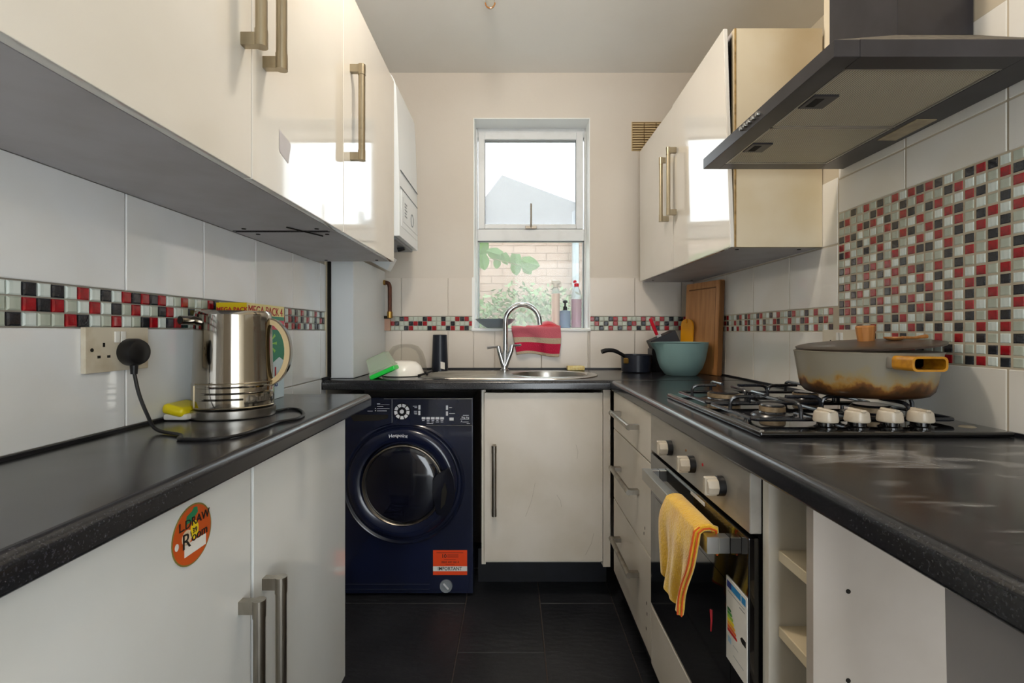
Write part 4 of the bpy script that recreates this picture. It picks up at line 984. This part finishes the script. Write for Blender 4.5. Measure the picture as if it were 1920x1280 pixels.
# mixing bowl
o = T('mixing_bowl', 'sage green plastic mixing bowl with pouring lip', 'bowl', (.794, 2.25, WT))
bxx, byy = .775, 2.24
m = MB(); m.lathe([(0, .001), (.066, .001), (.073, .006), (.094, .035), (.106, .07), (.114, .11), (.120, .149), (.123, .152), (.119, .153), (.110, .11), (.100, .07), (.088, .036), (.065, .012), (0, .008)], (bxx, byy, WT), (0, 0, 1), 48)
for v in m.bm.verts:
    h = v.co.z-WT
    if h > .12:
        a = math.atan2(v.co.y-byy, v.co.x-bxx); k = math.exp(-((abs(abs(a)-2.95)*1.0)/.22)**2)*(h-.12)/.033
        v.co.x += -.026*k; v.co.z += -.004*k
m.build('bowl_body', M['bowl'], o)
# knife block and knife
o = T('knife_block', 'black two-part tilted knife block behind the green bowl', 'knife block', (.74, 2.48, WT))
MB().box(.698, .80, 2.44, 2.52, WT+.001, WT+.115, bev=.003).build('lower_block', M['black'], o)
Rk = Matrix.Rotation(math.radians(-24), 3, 'Y')
MB().box(.70, .835, 2.43, 2.52, WT+.105, WT+.185, bev=.003, rot=Rk).build('upper_block', mat('charcoal_block', '#24242a', .45), o)
o = T('kitchen_knife', 'knife with red handle standing in the knife block', 'knife', (.705, 2.46, 1.1))
k0 = P3(1232, 628, 2.44); k1 = P3(1219, 597, 2.44)
MB().tube([k0, (k0+k1)/2, k1], [.008, .0095, .008], 10).build('handle', M['red'], o)
MB().box(k0.x-.004, k0.x+.018, k0.y-.001, k0.y+.001, k0.z-.05, k0.z+.002, rot=Rk, piv=k0).build('blade', M['steel'], o)
# boards
o = T('chopping_board', 'large bamboo chopping board leaning in the right corner', 'chopping board', (.93, 2.33, WT))
pN = Vector((.932, 2.19, WT+.001)); pF = Vector((.868, 2.44, WT+.001)); d_ = (pF-pN).normalized(); n_ = Vector((-d_.y, d_.x, 0)); n_ = -n_ if n_.x > 0 else n_
lean = Vector((.018, .006, 0)); H_ = .437
def board(u0, u1, w0, w1, z0, z1, mm, nm, par, bev=.003):
    m = MB(); m.box(0, 1, 0, 1, 0, 1)
    L_ = (pF-pN).length
    for v in m.bm.verts:
        u, w__, z_ = u0+(u1-u0)*v.co.x, w0+(w1-w0)*v.co.y, z0+(z1-z0)*v.co.z
        v.co = pN+d_*(u*L_)+n_*w__+Vector((0, 0, z_))+lean*(z_/H_)
    bmesh.ops.bevel(m.bm, geom=m.bm.edges[:], offset=bev, segments=2, affect='EDGES')
    return m.build(nm, mm, par)
board(0, 1, -.012, .014, 0, H_, M['wood'], 'board_body', o)
board(-.004, .002, -.011, .013, .002, H_-.004, M['wood_edge'], 'side_edge', o, .001)
board(.10, .11, .0138, .0146, .03, H_-.03, M['wood_edge'], 'juice_groove', o, .0003); board(.11, .9, .0138, .0146, H_-.036, H_-.030, M['wood_edge'], 'juice_groove', o, .0003)
o = T('chopping_board', 'small yellow chopping board with notched top before bamboo board', 'chopping board', (.87, 2.40, WT))
m = MB(); L_ = .10
pts = [(0, 0), (.098, 0), (.098, .235), (.092, .25), (.078, .258), (.062, .262), (.056, .262), (.055, .245), (.049, .238), (.043, .245), (.042, .262), (.036, .262), (.018, .255), (.005, .242), (0, .225)]
pa, pb = Vector((.866, 2.345, WT+.002)), Vector((.8412, 2.442, WT+.002)); dd = (pb-pa).normalized(); nn = Vector((dd.y, -dd.x, 0)).normalized()
if nn.x > 0: nn = -nn
A = [m.bm.verts.new(pa+dd*u+Vector((.010*v_/.26, .003*v_/.26, v_))+nn*.0) for u, v_ in pts]; Bq = [m.bm.verts.new(v.co+nn*.006) for v in A]
m._q(A); m._q(Bq)
for i in range(len(pts)): m._q([A[i], A[(i+1) % len(pts)], Bq[(i+1) % len(pts)], Bq[i]])
m.build('board_body', M['yellow_b'], o, smooth=False)

# ------------------------------------------------------------------ window-sill things
o = T('grey_dish', 'shallow grey dish resting on the left end of window sill', 'dish', (-.095, 2.61, WZ0))
MB().lathe([(0, .001), (.045, .001), (.05, .004), (.085, .026), (.106, .046), (.108, .049), (.102, .047), (.08, .03), (.045, .010), (0, .008)], (-.098, 2.605, WZ0), (0, 0, 1), 44).build('dish_body', M['dish'], o)
o = T('spray_bottle', 'clear spray bottle on the sill, leftmost of the bottles', 'bottle', (.232, 2.66, WZ0))
MB().lathe([(0, .001), (.020, .001), (.022, .006), (.0225, .19), (.018, .215), (.0125, .222), (.0125, .232)], (.232, 2.665, WZ0), (0, 0, 1), 24).build('bottle_body', M['clearb'], o)
m = MB(); m.cyl((.232, 2.665, WZ0+.225), (.232, 2.665, WZ0+.245), .015, 16); m.box(.208, .256, 2.652, 2.678, WZ0+.243, WZ0+.264, bev=.006, seg=2); m.box(.250, .262, 2.66, 2.67, WZ0+.225, WZ0+.258, bev=.003); m.build('trigger', M['white_p'], o)
MB().lathe([(.0232, .01), (.0232, .19)], (.232, 2.665, WZ0), (0, 0, 1), 24).build('sleeve_label', mat('pale_peach_label', '#ecdcd2', .4), o)
o = T('soap_dispenser', 'blue-grey soap dispenser with dark pump on the sill', 'bottle', (.281, 2.65, WZ0))
MB().lathe([(0, .001), (.026, .001), (.0295, .005), (.0295, .088), (.027, .095), (.012, .098), (.010, .103)], (.283, 2.655, WZ0), (0, 0, 1), 28).build('bottle_body', M['bluegrey'], o)
m = MB(); m.cyl((.283, 2.655, WZ0+.100), (.283, 2.655, WZ0+.118), .011, 16); m.cyl((.283, 2.655, WZ0+.118), (.283, 2.655, WZ0+.140), .005, 12); m.box(.271, .295, 2.64, 2.668, WZ0+.138, WZ0+.152, bev=.003); m.build('pump', M['black'], o)
o = T('dish_soap_bottle', 'washing-up liquid bottle with red cap and pink liquid', 'bottle', (.347, 2.65, WZ0))
m = MB(); m.lathe([(0, .001), (.026, .001), (.029, .006), (.0295, .15), (.028, .18), (.022, .205), (.012, .222), (.012, .230)], (.345, 2.655, WZ0), (0, 0, 1), 28); m.build('bottle_body', M['clearb'], o)
MB().lathe([(0, .004), (.0272, .004), (.0280, .158), (0, .158)], (.345, 2.655, WZ0), (0, 0, 1), 28).build('liquid', M['pinkliq'], o)
m = MB(); m.lathe([(0, .228), (.013, .228), (.0135, .243), (.008, .247), (0, .247)], (.345, 2.655, WZ0), (0, 0, 1), 20); m.lathe([(0, 0), (.009, .0), (.010, .008), (.006, .014), (0, .014)], (.338, 2.655, WZ0+.249), (-.3, 0, 1), 16); m.build('cap', M['red'], o)
# towel over the sill edge
def twl(u, v):
    # v: 0 back on sill -> 1 hem ; u: 0 left -> 1 right
    x = (959-963)*2.57/907+u*(.267-.012*v)+.012*(1-v)*0; L = v*.235
    if L < .075:
        y = 2.665-L; z = WZ0+.004+.012*math.sin(u*9+1)*math.sin(v*9)*(1 if u > .4 else .3)+.006*(u > .3)
        if u > .45: z += .016*math.exp(-((u-.72)/.16)**2)*math.exp(-((L-.02)/.03)**2)
    else:
        q = min(1, (L-.075)/.02); y = 2.59-.018*math.sin(q*PI/2)-.001; z = WZ0+.004-.008*(1-math.cos(q*PI/2))-max(0, L-.095)
        y -= .008*math.sin(u*7+.5)*max(0, L-.095)/.14+.004*math.sin(u*13)*max(0, L-.095)/.14
        z += .010*math.sin(u*5+.2)*max(0, L-.1)/.14
        x += (.03*(1-u))*max(0, L-.095)/.14 - .004*u*math.sin(L*30)
    return (x, y, z)
m = MB(); m.sheet(twl, 34, 40); 
uvl = m.bm.loops.layers.uv.new('UVMap'); nV = 41; m.bm.verts.ensure_lookup_table(); m.bm.verts.index_update()
for f_ in m.bm.faces:
    for l_ in f_.loops: i = l_.vert.index; l_[uvl].uv = ((i//nV)/34, (i % nV)/40)
o = m.build('dish_towel', M['towel'], None, angle=80); md = o.modifiers.new('s', 'SOLIDIFY'); md.thickness = .006; md.offset = 1
recenter(o, (.12, 2.6, WZ0)); tag(o, 'red and beige striped towel draped over the window sill', 'towel')

# ------------------------------------------------------------------ hob pan, lid, spoon
px_, py_, pz_ = .812, 1.122, .987
t = T('casserole_pan', 'grey enamelled casserole with burnt rim standing on the hob', 'pan', (px_, py_, pz_))
MB().lathe([(0, 0), (.105, 0), (.118, .004), (.127, .014), (.131, .03), (.141, .096), (.1425, .099), (.1385, .100), (.128, .03), (.115, .010), (0, .008)], (px_, py_, pz_), (0, 0, 1), 64).build('pan_body', M['pan'], t)
def phandle(s_):
    g = T('x', 'x', 'x'); bpy.data.objects.remove(g)
    ya, yb = py_+s_*.126, py_+s_*.196; zc = pz_+.081; cx = px_-.014 if s_ < 0 else px_
    def rr(w_, h_, r_, n=5):
        pts = []
        for (qx, qz, a0) in ((w_-r_, h_-r_, 0), (-w_+r_, h_-r_, PI/2), (-w_+r_, -h_+r_, PI), (w_-r_, -h_+r_, 3*PI/2)):
            for k in range(n+1): a = a0+PI/2*k/n; pts.append((qx+r_*math.cos(a), qz+r_*math.sin(a)))
        return pts
    m = MB(); O = rr(.0345, .0145, .009); I = rr(.0300, .0105, .007)
    yn = py_+s_*.145
    A = [m.bm.verts.new((cx+x, yn, zc+z_)) for x, z_ in O]; B_ = [m.bm.verts.new((cx+x, yb, zc+z_)) for x, z_ in O]
    Cc = [m.bm.verts.new((cx+x, yb, zc+z_)) for x, z_ in I]; D = [m.bm.verts.new((cx+x, yn, zc+z_)) for x, z_ in I]
    n = len(O)
    for i in range(n):
        j = (i+1) % n; m._q([A[i], A[j], B_[j], B_[i]]); m._q([B_[i], B_[j], Cc[j], Cc[i]]); m._q([Cc[i], Cc[j], D[j], D[i]])
    m._q(D); m._q(A[::-1])
    h = m.build('side_handle', mat('amber_handle', '#b9801c', .25, noise=(40, '#7f5216', .5, .8), coat=.4), t, angle=50)
    k = MB(); k.box(cx-.034, cx+.034, min(ya, yn), max(ya, yn), zc-.013, zc+.013, bev=.005, seg=2); k.build('handle_neck', M['panel_steel'], h)
phandle(-1); phandle(1)
o = T('pan_lid', 'dark brown lid lying askew on the casserole with wooden knob', 'lid', (px_, py_, pz_+.1))
tl = math.radians(4.2)
m = MB(); m.lathe([(0, .003), (.05, .003), (.10, .001), (.135, -.002), (.142, -.003), (.143, .001), (.135, .003), (.10, .006), (.05, .008), (0, .009)], (0, 0, 0), (0, 0, 1), 56)
Rl = Matrix.Rotation(-tl, 3, 'Y') @ Matrix.Rotation(math.radians(1.0), 3, 'X'); lc = Vector((px_+.006, py_+.0, pz_+.1135))
for v in m.bm.verts: v.co = lc+Rl @ v.co
m.build('lid_disc', mat('brown_enamel', '#30261f', .35, noise=(20, '#473a30', .4, .7), coat=.2), o)
m = MB(); m.lathe([(0, 0), (.0165, 0), (.0195, .033), (.018, .036), (0, .037)], (0, 0, .008), (0, 0, 1), 10)
for v in m.bm.verts: v.co = lc+Rl @ v.co
m.build('lid_knob', M['wood_k'], o, smooth=False)
o = T('wooden_spoon', 'wooden spoon lying on top of the casserole lid', 'spoon', (px_+.06, py_, pz_+.14))
def LP(x, y, z_): return lc+Rl @ Vector((x, y, z_))
m = MB(); m.lathe([(0, 0), (.012, .001), (.017, .005), (.017, .008), (.012, .006), (0, .004)], LP(.042, -.03, .008), (0, 0, 1), 24, sx=1.25); m.build('spoon_bowl', M['wood_k'], o)
MB().tube([LP(.058, -.030, .013), LP(.09, -.026, .010), LP(.122, -.022, .011)], [.0035, .003, .005], 8).build('spoon_handle', M['wood_k'], o)

# ------------------------------------------------------------------ yellow duster on oven handle
def dst(u, v):
    # u 0 far -> 1 near, v 0 behind the bar -> 1 bottom hem in front
    yT = 1.112-.185*u; yBt = 1.118-.135*u
    L = v*.27; zt_ = .7515
    if L < .045: x = .3885; z = zt_-.045+L; k = 0
    elif L < .075: q = (L-.045)/.03; x = .3885-.0335*q; z = zt_+.0045*math.sin(q*PI); k = 0
    else:
        d = L-.075; k = d/.195; x = .3545-.010*math.sin(min(1, k*3)*PI/2)-.007*math.sin(u*11+1+k*2)*k-.004*math.sin(u*23)*k; z = zt_-d*(1-.03*math.sin(u*4))
        z += .028*(abs(u-.62)/.62)**1.5*k - .008*k
    y = yT*(1-k)+yBt*k + .006*math.sin(k*6+u*3)
    y -= .010*math.sin(k*PI)*(1-u)*-1
    return (x, y, z)
t = T('yellow_duster', 'yellow duster cloth with orange stitching hanging on the oven handle', 'cloth', (.36, 1.0, .6))
MB().sheet(dst, 40, 50, .004).build('cloth_sheet', M['duster'], t, angle=80)
# folded near edge: two plump rolls plus stitched hem
roll = [Vector(dst(1, k/24))+Vector((-.002, -.003+.004*math.sin(k*.4), 0)) for k in range(25)]
MB().tube(roll, [.006]+[.0075]*23+[.006], 10).build('folded_edge', M['duster'], t)
for dx, dy in ((-.0075, -.004), (-.002, -.011), (-.004, .006)):
    MB().tube([p+Vector((dx, dy, .0015)) for p in roll], .0018, 6).build('stitched_hem', M['stitch'], t)
MB().tube([Vector(dst(k/20, 1))+Vector((-.0005, 0, 0)) for k in range(21)], .0022, 6).build('stitched_hem', M['stitch'], t)

# ------------------------------------------------------------------ kettle
kx, ky, kz = -.668, 1.155, WT
t = T('electric_kettle', 'polished steel electric kettle with tan handle on left worktop', 'kettle', (kx, ky, kz), rz=math.radians(16))
A_, B_ = .0865, .072
def el_(prof, seg=56): return MB().lathe([(r, h) for r, h in prof], (kx, ky, kz), (0, 0, 1), seg, sx=A_, sy=B_)
el_([(0, .001), (1.03, .001), (1.05, .004), (1.05, .020), (1.0, .0225), (0, .023)]).build('power_base', M['steel'], t)
bd = el_([(.96, .0235), (1.01, .025), (1.01, .080), (.995, .083), (.985, .088), (.955, .20), (.945, .238), (.93, .245), (.90, .249), (0, .251)]).build('kettle_body', M['kettle'], t, angle=40)
def kp(th, z_, e=0): return Vector((kx+(A_*1.01+e)*math.cos(th), ky+(B_*1.01+e)*math.sin(th), kz+z_))
for (z_, a0, a1) in ((.074, -2.35, -.25), (.060, -2.2, -.25), (.0465, -2.3, -1.15)):
    MB().tube([kp(a0+(a1-a0)*k/30, z_, .0008) for k in range(31)], .0024, 6).build('raised_rib', M['kettle'], bd)
fr = [kp(-2.45+(.6+2.45-.6-.2)*k/30, .079, .0005) for k in range(31)]
MB().tube([kp(-2.5, .078, .0005), kp(-2.5, .05, .0005), kp(-2.5, .029, .0005)]+[kp(-2.5+2.4*k/24, .027, .0005) for k in range(25)], .0015, 6).build('raised_rib', M['nickel'], bd)
MB().tube([kp(-2.45+2.5*k/30, .082, -.0005) for k in range(31)], .0016, 6).build('seam_ring', M['nickel'], bd)
def kwarp(c): th = -.70+c.x/.078; p = kp(th, .046+c.y, .0012+c.z); return p
text('Dualit', .022, None, mat('shaded_emboss', '#6a645b', .35, .6), bd, warp=kwarp, ext=.001, bold=.0008)
sp = MB(); sp.tube([(kx-.065, ky-.018, kz+.226), (kx-.094, ky-.052, kz+.226)], .0105, 18); sp.build('spout', M['kettle'], t)
MB().lathe([(0, 0), (.0085, 0), (.0085, .001), (0, .001)], (kx-.0941, ky-.0522, kz+.226), (-.65, -.76, 0), 16).build('spout_hole', M['dark'], t)
hp = spline([(kx+.078, ky, kz+.232), (kx+.098, ky, kz+.224), (kx+.118, ky, kz+.195), (kx+.126, ky, kz+.155), (kx+.120, ky, kz+.115), (kx+.103, ky, kz+.085), (kx+.080, ky, kz+.068)], 6)
tn = mat('tan_handle', '#a8926a', .35, .3)
MB().tube(hp, 0, sq=(.030, .003, (1, 0, .3))).build('handle', M['kettle'], t, angle=60)
cc = Vector((kx+.07, ky, kz+.15)); hp2 = [p+(cc-p).normalized()*.0075 for p in hp]
MB().tube(hp2, 0, sq=(.026, .012, (1, 0, .3))).build('handle_grip', tn, t, angle=60)
# cord and plug (world coordinates; its own thing because it lies apart from the kettle body)
t = T('power_cord', 'black kettle cord with round plug in the left wall socket', 'cord', (-.764, .98, 1.0))
PYc = .975; PXc = -.76; PZc = CZ-(660-622)*.975/907
MB().lathe([(0, 0), (.024, 0), (.0275, .006), (.0275, .022), (.024, .030), (.018, .033), (0, .034)], (XL+.011, PYc+.004, PZc), (1, -.15, 0), 36).build('plug', M['black'], t)
MB().tube([(XL+.028, PYc, PZc-.022), (XL+.028, PYc, PZc-.044)], [.0075, .006], 12).build('strain_relief', M['black'], t)
def CP(x, y, zt_=WT+.0035): Y = (CZ-zt_)*907/(y-622); return Vector(((x-963)*Y/907, Y, zt_))
cp_ = [Vector((XL+.028, PYc, PZc-.040)), Vector((-.755, .975, 1.005)), Vector((-.735, .97, .965)), Vector((-.705, .955, .9375)), CP(338, 815), CP(335, 822), CP(352, 823.5), CP(400, 822.5), CP(450, 815), CP(495, 801), CP(522, 791), CP(555, 785), CP(569, 777), CP(562, 768), CP(540, 766), CP(515, 771), CP(500, 773)]
MB().tube(spline(cp_, 6), .0034, 10).build('cable', M['black'], t)

# sockets
def socket(side, ya, yb, z0, z1, label):
    X0 = XL if side == 'L' else XR; s_ = 1 if side == 'L' else -1
    t = T('double_socket', label, 'socket', (X0, (ya+yb)/2, z0))
    def bx(a, b, y0, y1, q0, q1, bev=0): m = MB(); m.box(min(X0+s_*a, X0+s_*b), max(X0+s_*a, X0+s_*b), y0, y1, q0, q1, bev=bev, seg=2); return m
    bx(.0003, .010, ya, yb, z0, z1, .0012).build('face_plate', M['socket'], t)
    for c in (ya+(yb-ya)*.26, ya+(yb-ya)*.76):
        h = bx(.0095, .0104, c-.0025, c+.0025, z0+.048, z0+.056)
        for q in (-.011, .011): h.box(min(X0+s_*.0095, X0+s_*.0104), max(X0+s_*.0095, X0+s_*.0104), c+q-.0035, c+q+.0035, z0+.027, z0+.032)
        h.build('socket_hole', M['dark'], t, smooth=False)
    ym = (ya+yb)/2
    for q in (-.013, .002): bx(.0098, .0135, ym+q, ym+q+.011, z0+.056, z0+.078, .001).build('rocker_switch', M['white_p'], t)
    sc_ = MB()
    for q in (ya+.013, yb-.013): sc_.lathe([(0, 0), (.0035, 0), (.0035, .001), (0, .001)], (X0+s_*.0098, q, z0+.043), (s_, 0, 0), 10)
    sc_.build('screw', M['dark'], t)
socket('L', .885, 1.037, CZ-.077, CZ+.009, 'white double wall socket on the left wall beside the kettle')
socket('R', 1.335, 1.496, CZ-.080, CZ+.0065, 'white double wall socket on right wall behind the casserole')

# tablet box
a_ = Vector((-.700, 1.27, WT)); b_ = Vector((-.712, 1.50, WT)); w__ = Vector((-.078, -.004, 0)); Hb = .277
t = T('tablet_box', 'tall dishwasher tablet carton standing behind the kettle', 'box', a_)
m = MB(); base = [a_, b_, b_+w__, a_+w__]; V0 = [m.bm.verts.new(p+Vector((0, 0, .001))) for p in base]; V1 = [m.bm.verts.new(p+Vector((0, 0, Hb))) for p in base]
m._q(V0); m._q(V1)
for i in range(4): m._q([V0[i], V0[(i+1) % 4], V1[(i+1) % 4], V1[i]])
m.build('carton', M['paleblue'], t, smooth=False)
nf = Vector((1, .052, 0)).normalized(); ns = Vector((.05, -1, 0)).normalized(); L_ = (b_-a_).length
def bf(u, v): return a_+(b_-a_)*u+Vector((0, 0, v*Hb))+nf*.0004
def bs(u, v): return a_+w__*(1-u)+Vector((0, 0, v*Hb))+ns*.0004
def rect(f, u0, u1, v0, v1, mm, n, nm='printed_band'): patch([(u0, v0), (u1, v0), (u1, v1), (u0, v1)], mm, nm, t, f, .0003, n)
rect(bf, 0, 1, .885, 1, M['paleyel'], nf); rect(bf, 0, 1, .845, .885, M['teal'], nf); rect(bf, .35, 1, .745, .845, M['pinkred'], nf); rect(bf, 0, .35, .745, .845, M['teal'], nf)
patch([(0, .745), (1, .745), (1, .40), (.85, .45), (.6, .38), (.3, .30), (0, .30)], M['teal'], 'printed_band', t, bf, .0003, nf)
for k in range(9):
    a0 = k*2*PI/9; patch([(.55+.05*math.cos(a0), .60+.03*math.sin(a0)), (.55+.22*math.cos(a0-.12), .60+.14*math.sin(a0-.12)), (.55+.22*math.cos(a0+.12), .60+.14*math.sin(a0+.12))], M['limegreen'], 'starburst_ray', t, lambda u, v: bf(u, v)+nf*.0004, .0003, nf)
rect(bs, 0, 1, .885, 1, M['yelcard'], ns); rect(bs, 0, 1, .0, .885, M['teal'], ns)
FM = lambda u, v: plane_M(bf(u, v)+nf*.0008, (b_-a_), (0, 0, 1)); GMt = lambda u, v: plane_M(bs(u, v)+ns*.0008, -w__, (0, 0, 1))
text('MEGA PACK 4', .034, FM(.48, .93), M['inkred'], t); text('MEGA PACK', .0145, GMt(.52, .935), M['ink'] if False else M['inkred'], t, bold=.0003)
text('in 1', .026, FM(.80, .79), M['white_mark'], t); text('ALL', .056, FM(.62, .265), M['inkred'], t, bold=.001); text('DISSOLVING', .026, FM(.48, .165), M['navy'], t, bold=.0004)

t = T('yellow_sachet', 'crumpled yellow and white sachet behind the kettle against the wall', 'packet', (-.77, 1.14, WT))
MB().box(-.786, -.735, 1.075, 1.155, WT+.012, WT+.036, bev=.010, seg=3, rot=Matrix.Rotation(.25, 3, 'Y')).build('sachet_body', M['yellow_pack'], t)
MB().box(-.784, -.730, 1.08, 1.15, WT+.002, WT+.016, bev=.005, seg=2).build('white_base', M['paper'], t)

# ------------------------------------------------------------------ boiler, pipes, vent, pendant
t = T('wall_boiler', 'white wall-hung combi boiler at the far left above the boxing', 'boiler', (-.63, 2.17, 1.52))
bx0, bx1, by0, by1, bz0, bz1 = XL+.001, -.468, 1.985, 2.36, 1.525, 2.225
m = MB(); prof = [(bx0, bz0), (bx1, bz0)]
for k in range(9): z_ = bz0+.02+(.52)*k/8; prof.append((bx1+.0-.018*((z_-bz0)/.7)**2, z_))
R_ = .10
for k in range(9): a = PI/2*k/8; prof.append((bx1-.014-R_+R_*math.cos(a), bz1-R_+R_*math.sin(a)))
prof.append((bx0, bz1)); m.prism(prof, 1, by0, by1); bmesh.ops.bevel(m.bm, geom=[e for e in m.bm.edges if e.calc_length() < .2], offset=.0001, segments=1, affect='EDGES') if False else None
m.build('casing', M['boiler'], t, angle=40)
MB().box(bx0+.01, bx1-.02, by0+.02, by1-.03, bz0-.012, bz0).build('base_tray', M['boiler_g'], t, smooth=False)
cpn = MB(); cpn.box(bx1-.002, bx1+.001, by0+.03, by1-.02, bz0+.045, bz0+.20, bev=.0008); cpn = cpn.build('control_flap', M['boiler'], t)
fl = MB()
for (a0, a1, c0, c1) in ((by0+.06, by1-.015, bz0+.07, bz0+.0715), (by0+.06, by0+.0615, bz0+.07, bz0+.175), (by0+.015, by1-.005, bz0+.205, bz0+.207), (by0+.02, by1, bz0+.275, bz0+.2765)): fl.box(bx1-.004, bx1+.0015, a0, a1, c0, c1)
fl.build('panel_line', M['boiler_g'], cpn, smooth=False)
MB().lathe([(.028, 0), (.030, .002), (.026, .003), (.024, 0)], (bx1, by0+.24, bz0+.115), (1, 0, 0), 24).build('gauge_ring', M['boiler_g'], cpn)
g_ = MB()
for k in range(5): g_.box(bx1, bx1+.0018, by0+.09, by0+.135-.01*(k % 2), bz0+.10+.013*k, bz0+.106+.013*k)
g_.build('marking', M['boiler_g'], cpn, smooth=False, kind='stuff')
MB().cyl((bx1-.06, by0+.22, bz0-.02), (bx1-.03, by0+.22, bz0-.012), .012, 12).build('drain_tap', M['black'], t)

t = T('pipe_cover', 'angled white board below the boiler above the boxed corner', 'panel', (-.66, 2.4, 1.45))
MB().box(-.75, -.598, 2.38, 2.45, 1.465, 1.535, bev=.001, rot=Matrix.Rotation(math.radians(28), 3, 'Y')).build('board', M['boiler'], t, smooth=False)
t = T('copper_pipe', 'tarnished copper pipe elbow beside the boxed corner', 'pipe', (-.66, 2.56, 1.2))
pY = 2.555
def CPp(x, y): return Vector(((x-963)*pY/907, pY, CZ+(622-y)*pY/907))
MB().tube(spline([CPp(712, 529.5), CPp(722, 529.5), CPp(728, 531), CPp(730.5, 537), CPp(731, 548), CPp(731, 592)], 4), .0105, 14).build('pipe_run', M['copper'], t)
m = MB(); m.cyl(CPp(731, 596), CPp(731, 584), .014, 16); m.cyl(CPp(717, 529.5), CPp(723, 529.5), .0135, 16); m.build('fitting', M['brass'], t)
MB().box(-.686, -.657, YB-.02, YB, 1.137, 1.20).build('patch_plaster', M['salmon'], wb, smooth=False, label='salmon unpainted plaster patch')
MB().box(-.70, -.655, YB-.03, YB, 1.200, 1.214).build('patch_gap', M['dark'], wb, smooth=False)

t = T('wall_vent', 'tan louvred air vent high on the back wall', 'vent', (.71, YB, 2.1))
vx0, vx1, vz0, vz1 = xx(1186, YB), xx(1250, YB), CZ+(622-281)*YB/907, CZ+(622-229)*YB/907
MB().box(vx0-.004, vx1, YB+.0035, YB+.0069, vz0-.004, vz1+.004, bev=.001).build('vent_frame', M['vent'], t)
MB().box(vx0, vx1-.004, YB+.0025, YB+.0034, vz0, vz1).build('vent_recess', M['ventd'], t, smooth=False)
for k in range(11):
    z_ = vz0+.003+k*(vz1-vz0-.003)/11
    for (a0, a1) in ((vx0, vx0+.060), (vx0+.064, vx0+.124), (vx0+.128, vx1-.006)): B(a0, a1, YB-.004, YB+.0025, z_, z_+.0075, bev=.0008).build('slat', M['vent'], t, smooth=False)

t = T('pendant_bulb', 'small clear glass bulb with amber rim hanging from the ceiling', 'light bulb', (-.092, 1.9, 2.39))
m = MB(); m.lathe([(0, 0), (.009, .001), (.0165, .008), (.0195, .02), (.0185, .035), (.012, .055), (.009, .065)], (-.092, 1.9, 2.400), (0, 0, 1), 24); m.build('glass_globe', M['clearp'], t)
m = MB(); m.tube([Vector((-.092+.0185*math.cos(a), 1.898, 2.421+.021*math.sin(a)*(1.0 if math.sin(a) < 0 else 1.5))) for a in [PI*1.0+k*PI/16 for k in range(17)]], .0028, 8); m.build('amber_rim', M['amber'], t)
m = MB(); m.cyl((-.092, 1.9, 2.462), (-.092, 1.9, 2.495), .013, 16); m.cyl((-.092, 1.9, 2.495), (-.092, 1.9, ZC-.001), .022, 20); m.build('lamp_holder', M['brass'], t)

# ceiling lamp in the middle of the room, just above the frame: it gives the warm light
t = T('ceiling_lamp', 'round frosted ceiling lamp above the camera side of room', 'lamp', (-.08, 1.15, 2.43))
MB().lathe([(.07, .088), (.07, .07), (.04, .065), (.018, .06)], (-.08, 1.15, 2.43), (0, 0, 1), 28).build('ceiling_rose', M['white_p'], t)
ld = bpy.data.lights.new('lamp_light', 'POINT'); ld.energy = LAMP_W; ld.color = LAMP_C; ld.shadow_soft_size = .07
lo_ = bpy.data.objects.new('lamp_light', ld); C.objects.link(lo_); lo_.parent = t

for o in bpy.data.objects:
    c_ = o.get('category')
    if c_ == 'bottle': o['group'] = 'bottles on the window sill'
    if c_ == 'socket': o['group'] = 'wall sockets'
    if c_ == 'worktop': o['group'] = 'black worktops'
    if c_ == 'chopping board': o['group'] = 'chopping boards in the corner'
